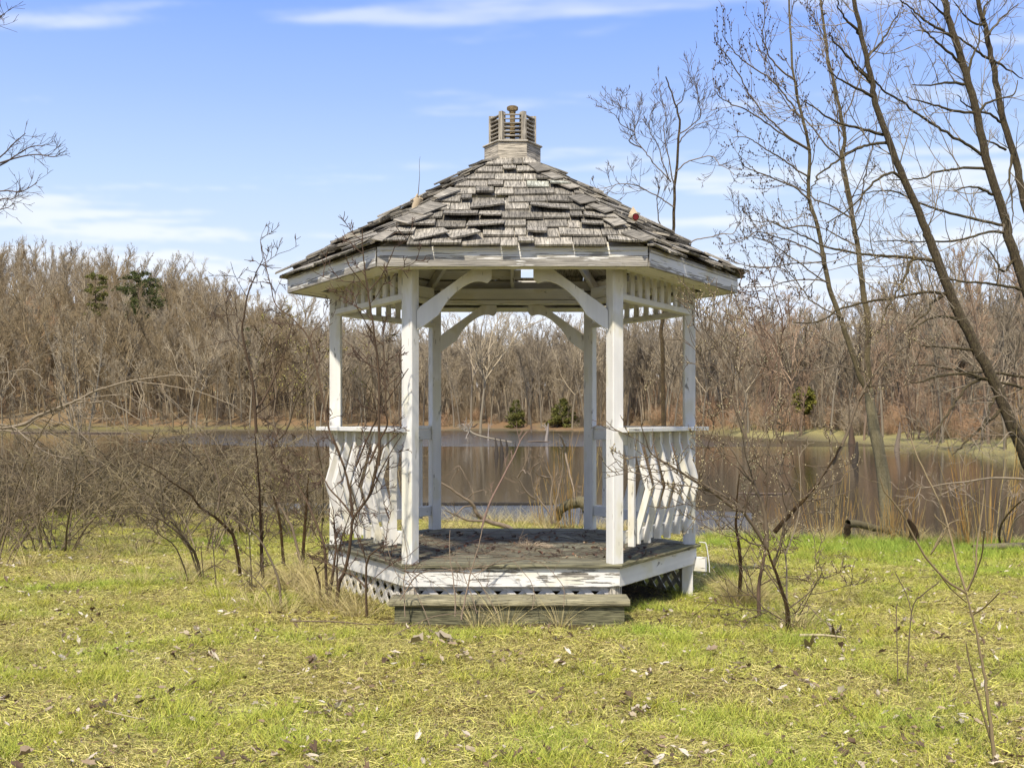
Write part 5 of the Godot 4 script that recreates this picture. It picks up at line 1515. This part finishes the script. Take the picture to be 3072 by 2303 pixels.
# ---------- ground and what lies on it ----------
func make_ground() -> void:
	var xs := []
	var zs := []
	var x := -14.0
	while x <= 14.0:
		xs.append(x)
		x += 0.35
	var step := 0.5
	x = 14.0
	while x < 620.0:
		step = minf(step * 1.17, 16.0)
		x += step
		xs.append(x)
		xs.push_front(-x)
	var z := CAM_Z + 60.0
	while z > CAM_Z - 1.0:
		zs.append(z)
		z -= 6.0
	z = CAM_Z - 1.0
	while z > CAM_Z - 26.0:
		zs.append(z)
		z -= 0.3
	while z > CAM_Z - 330.0:
		zs.append(z)
		z -= 2.6
	step = 4.0
	while z > -900.0:
		zs.append(z)
		step *= 1.2
		z -= step
	var b := MB.new()
	var w := xs.size()
	for j in zs.size():
		for i in w:
			var p := Vector3(xs[i], ground_at(xs[i], zs[j]), zs[j])
			b.v.append(p)
			b.u.append(Vector2(p.x, p.z))
			var Z := CAM_Z - p.z
			var c := Color(0.20, 0.155, 0.075)
			if Z > table(p.x, NEAR_SHORE) + 3.0:
				var u := p.x / maxf(Z, 1.0)
				var d := Z - table(u, FAR_SHORE)
				var litter := Color(0.44, 0.27, 0.15).lerp(Color(0.38, 0.285, 0.17), clampf(0.5 + patchy.get_noise_2d(p.x * 0.5, p.z * 0.5), 0.0, 1.0))
				var grass := Color(0.36, 0.31, 0.13)
				var strip := smoothstep(10.0, 5.0, d)
				if u > -0.1 and u < 0.12: strip = 0.0
				if u >= 0.2: strip = smoothstep(26.0, 12.0, d); grass = Color(0.58, 0.51, 0.23)
				c = litter.lerp(grass, strip)
				if d < 1.0: c = Color(0.22, 0.18, 0.11)
			else:
				var zn := table(p.x, NEAR_SHORE)
				c = c.lerp(Color(0.10, 0.07, 0.04), smoothstep(zn - 0.4, zn + 0.4, Z))
			b.c.append(c)
	for j in zs.size():
		for i in w:
			var dx: Vector3 = b.v[j * w + mini(i + 1, w - 1)] - b.v[j * w + maxi(i - 1, 0)]
			var dz: Vector3 = b.v[mini(j + 1, zs.size() - 1) * w + i] - b.v[maxi(j - 1, 0) * w + i]
			b.n.append(dx.cross(dz).normalized())
	for j in zs.size() - 1:
		for i in w - 1:
			var a := j * w + i
			b.t.append(a); b.t.append(a + w); b.t.append(a + 1)
			b.t.append(a + 1); b.t.append(a + w); b.t.append(a + w + 1)
	for i in b.n.size():
		if b.n[i].y < 0.0: b.n[i] = -b.n[i]
	# rows run away from the camera, so turn the faces upward if need be
	var q: Vector3 = (b.v[b.t[1]] - b.v[b.t[0]]).cross(b.v[b.t[2]] - b.v[b.t[0]])
	if q.y > 0.0:
		for i in range(0, b.t.size(), 3):
			var k := b.t[i + 1]
			b.t[i + 1] = b.t[i + 2]
			b.t[i + 2] = k
	tag(build(self, "ground", b, M["soil"]), "uneven lawn, pond bed and wooded far shore", "ground", "", "structure")
	var wb := MB.new()
	wb.face([Vector3(-420, WATER, -3.0), Vector3(420, WATER, -3.0), Vector3(420, WATER, -300.0), Vector3(-420, WATER, -300.0)], Vector3.UP, [Vector2(-420, -3), Vector2(420, -3), Vector2(420, -300), Vector2(-420, -300)])
	tag(build(self, "water", wb, M["water"]), "still brown pond mirroring the woods", "water", "", "structure")
	# wind has roughened the far water and a strip near the bank
	for s in [[[-16.0, -64.0], [60.0, -64.0], [86.0, -100.0], [95.0, -200.0], [-55.0, -200.0], [-30.0, -80.0]], [[-9.0, -9.0], [3.4, -7.0], [4.4, -11.5], [2.0, -13.6], [-9.0, -14.2]]]:
		var rb := MB.new()
		var p := []
		var uv := []
		for e in s:
			p.append(Vector3(e[0], WATER + 0.004, e[1]))
			uv.append(Vector2(e[0], e[1]))
		rb.face(p, Vector3.UP, uv)
		tag(build(self, "rippled_water", rb, M["ripple"]), "wind-roughened strip of the pond", "water", "", "structure")

func blade(b: MB, p: Vector3, dir: Vector3, length: float, wide: float, bend: float, segs: int) -> void:
	var side := dir.cross(Vector3(rng.randf_range(-0.5, 0.5), 1.0, rng.randf_range(-0.5, 0.5))).normalized() * wide
	var base := b.v.size()
	var d := dir
	var q := p
	for i in segs + 1:
		var s := side * (1.0 - 0.85 * i / segs)
		var n := d.cross(side).normalized()
		if n.y < 0.0: n = -n
		b.v.append(q - s); b.v.append(q + s)
		b.n.append(n); b.n.append(n)
		b.c.append(b.col); b.c.append(b.col)
		b.u.append(Vector2.ZERO); b.u.append(Vector2.ZERO)
		d = (d + Vector3.DOWN * bend / segs).normalized()
		q += d * length / segs
	for i in segs:
		var a := base + i * 2
		b.t.append(a); b.t.append(a + 2); b.t.append(a + 1)
		b.t.append(a + 1); b.t.append(a + 2); b.t.append(a + 3)

func in_gazebo(x: float, z: float, r: float) -> bool:
	for k in 6:
		var w := deg_to_rad(60.0 * k)
		if x * sin(w) + z * cos(w) > r * 0.866: return false
	return true

func grasses() -> void:
	# patches of flattened dead grass, patches of fresh green, and stiff dry tufts
	var dead := []
	var fresh := []
	var tuft := []
	for i in 4:
		rng.seed = 1000 + i
		var b := MB.new()
		for k in 300:
			var c := Color(0.80, 0.69, 0.29).lerp(Color(0.60, 0.60, 0.11), rng.randf()) if rng.randf() < 0.76 else Color(0.24, 0.17, 0.08)
			b.col = c * rng.randf_range(0.4, 1.15)
			var w := rng.randf() * TAU
			var q := sqrt(rng.randf()) * 0.27
			var a := rng.randf_range(-1.0, 1.0) + (PI if rng.randf() < 0.15 else 0.0)
			blade(b, Vector3(cos(w) * q, rng.randf_range(-0.005, 0.02), sin(w) * q), Vector3(cos(a), rng.randf_range(0.0, 0.6), sin(a)).normalized(), rng.randf_range(0.04, 0.15) * (1.7 if rng.randf() < 0.06 else 1.0), rng.randf_range(0.0009, 0.0019), rng.randf_range(0.5, 1.8), 2)
		dead.append(b.mesh(M["grass"]))
		b = MB.new()
		for k in 75:
			var c := Color(0.22, 0.32, 0.045).lerp(Color(0.54, 0.57, 0.11), rng.randf())
			b.col = c * rng.randf_range(0.75, 1.15)
			var w := rng.randf() * TAU
			var q := pow(rng.randf(), 0.9) * 0.10
			var a := rng.randf() * TAU
			blade(b, Vector3(cos(w) * q, -0.005, sin(w) * q), Vector3(cos(a) * 0.5, rng.randf_range(0.5, 1.2), sin(a) * 0.5).normalized(), rng.randf_range(0.04, 0.12), rng.randf_range(0.0011, 0.002), rng.randf_range(0.2, 0.8), 2)
		fresh.append(b.mesh(M["grass"]))
		b = MB.new()
		for k in 70:
			var c := Color(0.62, 0.50, 0.26).lerp(Color(0.50, 0.43, 0.18), rng.randf())
			b.col = c * rng.randf_range(0.65, 1.1)
			var w := rng.randf() * TAU
			var q := rng.randf() * 0.09
			blade(b, Vector3(cos(w) * q, -0.01, sin(w) * q), Vector3(cos(w) * 0.45, rng.randf_range(0.6, 1.2), sin(w) * 0.45).normalized(), rng.randf_range(0.15, 0.42), rng.randf_range(0.0012, 0.0022), rng.randf_range(0.5, 1.5), 4)
		tuft.append(b.mesh(M["grass"]))
	var dw := [[], [], [], []]
	var dt := [[], [], [], []]
	var fw := [[], [], [], []]
	var ft := [[], [], [], []]
	rng.seed = 2020
	var total := 0
	for i in 38000:
		var Z := lerpf(3.4, 21.0, pow(rng.randf(), 1.25))
		var x := rng.randf_range(-0.72, 0.72) * (Z + 1.2)
		var z := CAM_Z - Z
		var zn := table(x, NEAR_SHORE)
		if Z > zn + 0.15 or in_gazebo(x, z, 1.36) or (absf(x) < 0.95 and z > 1.0 and z < 1.86): continue
		var green := patchy.get_noise_2d(x * 3.0, z * 3.0) * 0.9 + patchy.get_noise_2d(x * 0.8 + 50.0, z * 0.8) * 0.6
		var bank := smoothstep(zn - 5.5, zn - 0.8, Z) * smoothstep(1.6, 3.0, x)
		green += bank * 0.9
		var k := i % 4
		var up := Basis(Vector3.UP, rng.randf() * TAU)
		var p := Vector3(x, ground_at(x, z), z)
		if rng.randf() < 0.16 + green * 0.7:
			var s := rng.randf_range(0.6, 1.15) + bank * 0.4
			fw[k].append(Transform3D(up.scaled(Vector3(1, s, 1)), p))
			var g := rng.randf_range(0.85, 1.12)
			ft[k].append(Color(g * lerpf(1.18, 0.9, clampf(green, 0, 1)), g, g * 0.95))
		if rng.randf() < 0.86 - green * 0.35 - bank * 0.5 - 0.5 * smoothstep(0.1, 0.5, patchy.get_noise_2d(x * 4.5 - 30.0, z * 4.5)):
			dw[k].append(Transform3D(up.rotated(Vector3.UP, 1.0).scaled(Vector3(1, rng.randf_range(0.5, 1.1) * (1.9 if rng.randf() < 0.12 else 1.0), 1)), p))
			var g := rng.randf_range(0.8, 1.15)
			dt[k].append(Color(g, g * lerpf(0.94, 1.04, clampf(0.5 + green, 0, 1)), g * 0.95))
	for k in 4:
		scatter("dead_grass", dead[k], dw[k], dt[k], "flattened straw-coloured grass covering the lawn", "grass")
		scatter("fresh_grass", fresh[k], fw[k], ft[k], "fresh yellow-green grass growing through the straw", "grass")
	# taller dry tufts at the feet of shrubs, along the bank and round the gazebo
	var tw := [[], [], [], []]
	rng.seed = 31
	for i in 420:
		var p := Vector3.ZERO
		if i < 150:
			var x := rng.randf_range(-9.0, 7.5)
			p = Vector3(x, 0, CAM_Z - table(x, NEAR_SHORE) + rng.randf_range(-0.1, 0.7))
		elif i < 175: p = Vector3(rng.randf_range(-1.6, 2.2), 0, rng.randf_range(-7.6, -5.4))
		elif i < 205:
			var q := at(rng.randf_range(560, 1180), 1700, rng.randf_range(7.7, 10.5))
			p = q
		elif i < 300:
			var w := rng.randf() * TAU
			if w > 0.2 and w < 1.9: continue
			p = Vector3(sin(w), 0, cos(w)) * rng.randf_range(1.5, 1.75)
		elif i < 330:
			p = at(rng.randf_range(1180, 1880), 1860, rng.randf_range(6.95, 7.15))
			continue
		elif i < 346: p = at(2226 + rng.randf_range(-30, 40), 1780, 8.5 + rng.randf_range(-0.1, 0.1))
		elif i < 349: p = at(2380 + rng.randf_range(-20, 40), 1890, 7.15 + rng.randf_range(-0.1, 0.1))
		elif i < 390: p = at(rng.randf_range(-50, 600), 1700, rng.randf_range(9.0, 17.0))
		else: continue
		if in_gazebo(p.x, p.z, 1.45) or (absf(p.x) < 0.95 and p.z > 1.1 and p.z < 1.68): continue
		p.y = ground_at(p.x, p.z)
		tw[i % 4].append(Transform3D(Basis(Vector3.UP, rng.randf() * TAU).scaled(Vector3.ONE * rng.randf_range(0.6, 1.15)), p))
	for k in 4:
		scatter("dry_tufts", tuft[k], tw[k], [], "stiff dry grass tufts along the bank and round the shrubs", "grass")

func leaf_shape(seed_: int) -> MB:
	rng.seed = seed_
	var b := MB.new()
	var n := 12
	var rim := []
	var long := rng.randf_range(0.45, 0.85)
	var fold := rng.randf_range(0.5, 1.5)
	var roll := rng.randf_range(-0.3, 0.6)
	for i in n:
		var w := TAU * i / n
		var r := (0.72 if i % 2 == 1 else 1.0) * rng.randf_range(0.7, 1.15)
		var x := cos(w) * r
		var z := sin(w) * r * long
		rim.append(Vector3(x, fold * z * z + roll * x * x * signf(x) + rng.randf_range(-0.05, 0.22), z * (1.0 - 0.25 * fold * absf(z))))
	var mid := Vector3(0, 0.02, 0)
	for i in n:
		var p := [mid, rim[i], rim[(i + 1) % n]]
		b.flat(p, Vector3(0, -9, 0), [Vector2.ZERO, Vector2.ZERO, Vector2.ZERO])
		b.flat([p[0] - Vector3(0, 0.02, 0), p[1] - Vector3(0, 0.02, 0), p[2] - Vector3(0, 0.02, 0)], Vector3(0, 9, 0), [Vector2.ZERO, Vector2.ZERO, Vector2.ZERO])
	b.tube(PackedVector3Array([Vector3(-0.9, 0.05, 0), Vector3(-1.5, 0.14, 0.1)]), PackedFloat32Array([0.03, 0.02]), 3)
	return b

func fallen_leaves() -> void:
	var shapes := []
	var mats := []
	for c in [Color(0.37, 0.30, 0.20), Color(0.27, 0.20, 0.13), Color(0.42, 0.36, 0.27), Color(0.12, 0.08, 0.05)]:
		mats.append(plain("leaf", c, 0.85))
	for i in 6:
		shapes.append(leaf_shape(60 + i).mesh(M["dead_leaf"]))
	rng.seed = 808
	var rest := []
	var tint := []
	var n := 0
	for i in 6500:
		var Z := lerpf(3.9, 15.0, pow(rng.randf(), 1.1))
		var x := rng.randf_range(-0.48, 0.48) * Z
		var z := CAM_Z - Z
		if patchy.get_noise_2d(x * 3.2 + 11.0, z * 3.2) < rng.randf_range(-0.15, 0.4): continue
		if in_gazebo(x, z, 1.5) or (absf(x) < 0.9 and z > 1.2 and z < 1.7) or Z > table(x, NEAR_SHORE) - 0.3: continue
		var p := Vector3(x, ground_at(x, z) + rng.randf_range(0.025, 0.06), z)
		var s := rng.randf_range(0.012, 0.034)
		var B := Basis.from_euler(Vector3(rng.randf_range(-0.6, 0.6), rng.randf() * TAU, rng.randf_range(-0.6, 0.6))).scaled(Vector3(s, s * rng.randf_range(0.7, 1.5), s))
		if n < 295 and Z < 8.0 and s > 0.018:
			n += 1
			var dark := rng.randf() < 0.35
			var m := MeshInstance3D.new()
			m.name = numbered("fallen_leaf")
			m.mesh = shapes[i % 6]
			m.transform = Transform3D(B, p)
			m.material_override = mats[3 if dark else rng.randi() % 3]
			add_child(m, true)
			tag(m, "dark brown curled dead leaf among many on the lawn" if dark else "pale curled dead leaf among many on the lawn", "leaf", "dark fallen leaves" if dark else "pale fallen leaves")
		else:
			rest.append(Transform3D(B, p))
			var c: Color = [Color(0.50, 0.43, 0.31), Color(0.36, 0.28, 0.19), Color(0.54, 0.48, 0.38), Color(0.17, 0.115, 0.07), Color(0.13, 0.09, 0.06)][rng.randi() % 5]
			tint.append(c)
	scatter("leaf_litter", shapes[0], rest, tint, "smaller and farther dead leaves strewn over the lawn", "leaves")
	rest = []
	tint = []
	for i in 9000:
		var Z := lerpf(3.6, 14.0, pow(rng.randf(), 1.2))
		var x := rng.randf_range(-0.48, 0.48) * Z
		var z := CAM_Z - Z
		if patchy.get_noise_2d(x * 4.0 - 70.0, z * 4.0) < rng.randf_range(-0.35, 0.3): continue
		if in_gazebo(x, z, 1.5) or (absf(x) < 0.9 and z > 1.2 and z < 1.7) or Z > table(x, NEAR_SHORE) - 0.3: continue
		var s := rng.randf_range(0.006, 0.02)
		rest.append(Transform3D(Basis.from_euler(Vector3(rng.randf_range(-0.7, 0.7), rng.randf() * TAU, rng.randf_range(-0.7, 0.7))).scaled(Vector3(s, s, s * rng.randf_range(0.4, 1.0))), Vector3(x, ground_at(x, z) + rng.randf_range(0.03, 0.06), z)))
		tint.append([Color(0.16, 0.11, 0.065), Color(0.24, 0.17, 0.10), Color(0.34, 0.27, 0.18), Color(0.46, 0.39, 0.29), Color(0.10, 0.07, 0.045)][rng.randi() % 5])
	scatter("leaf_crumbs", shapes[3], rest, tint, "crumbled brown leaf bits caught in the grass", "leaves")
	# leaves and twigs on the deck
	rest = []
	tint = []
	for i in 260:
		var x := rng.randf_range(-1.05, 1.05)
		var z := rng.randf_range(-0.9, 1.0)
		if patchy.get_noise_2d(x * 9.0, z * 9.0) < rng.randf_range(-0.4, 0.3): continue
		var s := rng.randf_range(0.012, 0.03)
		rest.append(Transform3D(Basis.from_euler(Vector3(rng.randf_range(-0.5, 0.5), rng.randf() * TAU, rng.randf_range(-0.5, 0.5))).scaled(Vector3.ONE * s), Vector3(x, DECK + 0.008, z)))
		tint.append([Color(0.13, 0.07, 0.05), Color(0.20, 0.11, 0.07), Color(0.32, 0.24, 0.16), Color(0.09, 0.06, 0.045)][rng.randi() % 4])
	scatter("deck_leaves", shapes[1], rest, tint, "red-brown leaf crumbs scattered on the gazebo deck", "leaves")
	var tb := MB.new()
	for i in 120:
		tb.col = [Color(0.11, 0.07, 0.05), Color(0.16, 0.10, 0.075), Color(0.07, 0.05, 0.04)][i % 3]
		var a := rng.randf() * TAU
		branch(tb, null, Vector3(rng.randf_range(-1.0, 1.0), DECK + 0.012, rng.randf_range(-0.8, 1.0)), Vector3(cos(a), 0.02, sin(a)), rng.randf_range(0.15, 0.6), 0.005, 1, opts({"min": 0.0026, "up": 0.0, "jit": 0.12, "kids": 2.0}))
	for i in tb.v.size():
		tb.v[i].y = DECK + 0.003 + absf(tb.v[i].y - DECK - 0.006) * 0.4
	tag(build(self, "deck_twigs", tb, M["twig"]), "broken twigs littering the gazebo deck", "twigs", "", "stuff")
	# thin bare stems sprawling over the front edge of the deck
	var bt := thing("sprawling_shrub", "thin bare stems sprawling up over the front edge of the deck beside the step", "shrub", rooted(at(1390, 1850, 7.1)))
	var tw := MB.new()
	tw.col = Color(0.21, 0.16, 0.11)
	for s in [[[1384, 1860, 1395, 1790, 1415, 1710, 1440, 1620, 1450, 1570], 7.15, 7.5, 0.0065], [[1365, 1850, 1362, 1760, 1350, 1680, 1350, 1590], 7.15, 7.5, 0.005], [[1215, 1850, 1212, 1740, 1220, 1660, 1200, 1560], 7.3, 7.7, 0.004], [[1200, 1800, 1260, 1720, 1380, 1710, 1500, 1690, 1600, 1675, 1720, 1690], 7.3, 7.9, 0.005], [[1320, 1700, 1420, 1720, 1500, 1680, 1570, 1675, 1640, 1690], 7.5, 7.8, 0.004], [[1430, 1840, 1395, 1730, 1360, 1680, 1290, 1670], 7.2, 7.6, 0.003], [[1300, 1900, 1240, 1760, 1190, 1720, 1150, 1600], 7.2, 7.6, 0.003], [[1490, 1840, 1440, 1750, 1400, 1700], 7.2, 7.5, 0.003], [[1595, 1830, 1600, 1760, 1540, 1680], 7.25, 7.6, 0.0025], [[1690, 1820, 1690, 1760, 1640, 1700, 1590, 1680], 7.25, 7.7, 0.0025], [[1180, 1905, 1300, 1850, 1400, 1840], 6.9, 7.0, 0.003]]:
		var f := traced(bt, "stem", "twig", line(FULL, s[0], s[1], s[2]), s[3], 0.002, Color(0.2, 0.15, 0.105), 5, 0.004)
		dress(tw, null, f, s[3], 0.002, 4.0, 0.26, 1, opts({"min": 0.0017, "jit": 0.32, "up": 0.0}), 0.15)
	part_of(bt, "twigs", tw, "twig")
	# a few dropped sticks one can pick out
	for s in [["thin dry stick lying in the grass in front of the left shrub", [870, 1855, 1000, 1856, 1130, 1858, 1230, 1862], 7.35, 7.3, 0.006], ["pale straw stalk lying in the lower left lawn", [315, 2165, 370, 2180, 440, 2228], 4.9, 4.75, 0.004], ["pale stick on the grass at the foot of the many-limbed shrub", [2400, 1925, 2470, 1930, 2540, 1928], 6.85, 6.85, 0.012]]:
		var pts := line(FULL, s[1], s[2], s[3])
		for i in pts.size(): pts[i].y = ground_at(pts[i].x, pts[i].z) + 0.045
		var mb := MB.new()
		mb.col = Color(0.42, 0.35, 0.22) if s[4] < 0.005 or s[4] > 0.01 else Color(0.16, 0.12, 0.08)
		mb.tube(smooth_line(pts, 3), rads((pts.size() - 1) * 3 + 1, s[4], s[4] * 0.4), 5)
		tag(build(self, "stick", mb, M["twig"]), s[0], "stick")

func small_things() -> void:
	# the tuft of fluff on the deck
	rng.seed = 12
	var fl := MB.new()
	for i in 700:
		fl.col = Color(0.52, 0.42, 0.30) * rng.randf_range(0.7, 1.25)
		var a := rng.randf() * TAU
		var q := sqrt(rng.randf())
		blade(fl, Vector3(cos(a) * q * 0.13, rng.randf_range(0, 0.03) * (1.2 - q), sin(a) * q * 0.09), Vector3(cos(a) * 0.8 + 0.3, rng.randf_range(0.1, 0.9), sin(a) * 0.6).normalized(), rng.randf_range(0.03, 0.085), 0.0009, 0.8, 3)
	tag(build(self, "fur_tuft", fl, M["grass"], Transform3D(Basis(), Vector3(0.17, DECK + 0.004, 0.28))), "tan tuft of loose fluff lying on the deck", "tuft of fur")
	# a light wire hanging at the right corner of the deck
	var wire := MB.new()
	wire.col = Color(0.62, 0.61, 0.58)
	var wp := smooth_line(line(FULL, [2098, 1626, 2112, 1627, 2119, 1632, 2124, 1660, 2128, 1690, 2129, 1716], 8.95, 8.9), 3)
	wire.tube(wp, rads(wp.size(), 0.005, 0.004), 6)
	tag(build(self, "white_wire", wire, M["twig"]), "bent white wire hanging off the right corner of the deck", "wire")
	# what lies on the two front hips of the roof: rolled tan pieces
	for s in [["tan rolled piece with a red hollow end, on the right hip of the roof", 1900.0, 652.0, 1, 0.2], ["tan broken rolled piece on the left hip of the roof, a twig sticking from it", 1251.0, 613.0, -1, 0.9]]:
		var p := at(s[1], s[2], 8.25)
		var t := thing("rolled_scrap", s[0], "scrap", p)
		var b := MB.new()
		b.col = Color(0.50, 0.40, 0.27)
		var d := Vector3(0.25 * s[3], -0.1, 1.0).normalized() if s[3] > 0 else Vector3(0.35, 0.8, 0.3).normalized()
		b.tube(PackedVector3Array([-d * 0.07, -d * 0.02, d * 0.045, d * 0.055]), PackedFloat32Array([0.016, 0.034, 0.031, 0.027]), 12)
		b.flat([Vector3(-0.03, 0.03, 0), Vector3(0.0, 0.085, -0.01), Vector3(0.03, 0.035, 0)], Vector3(0, 0, -1))
		b.flat([Vector3(-0.03, 0.03, -0.012), Vector3(0.0, 0.085, -0.022), Vector3(0.03, 0.035, -0.012)], Vector3(0, 0, 1))
		build(t, "shell", b, M["twig"])
		if s[3] > 0:
			var h := MB.new()
			h.cap(d * 0.056, d, 0.022, 12)
			build(t, "hollow", h, M["dark_hole"])
		else:
			var tw := MB.new()
			tw.col = Color(0.16, 0.12, 0.08)
			branch(tw, null, Vector3(0, 0.03, 0), Vector3(0.35, 1.0, 0).normalized(), 0.24, 0.004, 1, opts({"min": 0.002, "kids": 2.0, "ang": 0.5}))
			build(t, "twig", tw, M["twig"])
	# bark and rag on the grass by the many-limbed shrub
	for s in [["curled pale piece of bark on the grass right of the many-limbed shrub's foot", 2505.0, 1908.0, 0.09], ["pale crumpled leaf clump on the grass below the many-limbed shrub", 2430.0, 1958.0, 0.06], ["pale leaf clump before the gazebo's step, left of centre", 1335.0, 1938.0, 0.05], ["upright crumpled leaf before the gazebo's step", 1250.0, 1942.0, 0.045]]:
		var Z: float = CAM_Y * F / (s[2] - HY)
		var p := rooted(at(s[1], s[2], Z))
		var b := leaf_shape(int(s[1]))
		for i in b.v.size():
			b.v[i] = Vector3(b.v[i].x * s[3] * 1.3, b.v[i].y * s[3] * 2.0 + 0.03, b.v[i].z * s[3])
		tag(build(self, "bark_scrap" if s[3] > 0.08 else "leaf_clump", b, plain("scrap", Color(0.30, 0.25, 0.17)), Transform3D(Basis(Vector3.UP, s[1]), p)), s[0], "bark" if s[3] > 0.08 else "leaf")

func _ready() -> void:
	# camera
	var cam := Camera3D.new()
	cam.name = "camera"
	cam.position = Vector3(0, CAM_Y, CAM_Z)
	cam.keep_aspect = Camera3D.KEEP_HEIGHT
	var near := 0.1
	cam.set_frustum(2303.0 / F * near, Vector2((1536.0 - CX) / F * near, (HY - 1151.5) / F * near), near, 2000.0)
	add_child(cam)
	cam.current = true
	# sky and exposure
	var env := Environment.new()
	env.background_mode = Environment.BG_SKY
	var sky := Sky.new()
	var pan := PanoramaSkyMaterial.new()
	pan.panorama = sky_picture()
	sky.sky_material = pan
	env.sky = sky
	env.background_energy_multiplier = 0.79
	env.tonemap_mode = Environment.TONE_MAPPER_LINEAR
	env.tonemap_exposure = 1.4
	env.sdfgi_enabled = true
	env.ssao_enabled = true
	env.ssil_enabled = true
	var we := WorldEnvironment.new()
	we.name = "world"
	we.environment = env
	add_child(we)
	# a veiled sun behind the camera, a little to the left
	var sun := DirectionalLight3D.new()
	sun.name = "sun"
	sun.light_color = Color(1.0, 0.965, 0.905)
	sun.light_energy = 1.32
	sun.light_angular_distance = 2.5
	sun.shadow_enabled = true
	var el := deg_to_rad(50.0)
	var az := deg_to_rad(16.0)
	var to_sun := Vector3(-sin(az) * cos(el), sin(el), cos(az) * cos(el))
	sun.look_at_from_position(to_sun * 50.0, Vector3.ZERO, Vector3.UP)
	add_child(sun)

	bump.seed = 3
	bump.frequency = 0.6
	patchy.seed = 8
	patchy.frequency = 0.35
	patchy.fractal_octaves = 3
	make_materials()
	make_ground()
	rng.seed = 1
	make_gazebo()
	rng.seed = 2
	near_trees()
	rng.seed = 3
	left_edge_boughs()
	rng.seed = 4
	near_shrubs()
	edge_shrub()
	thickets()
	rng.seed = 6
	pond_things()
	far_woods()
	grasses()
	fallen_leaves()
	small_things()
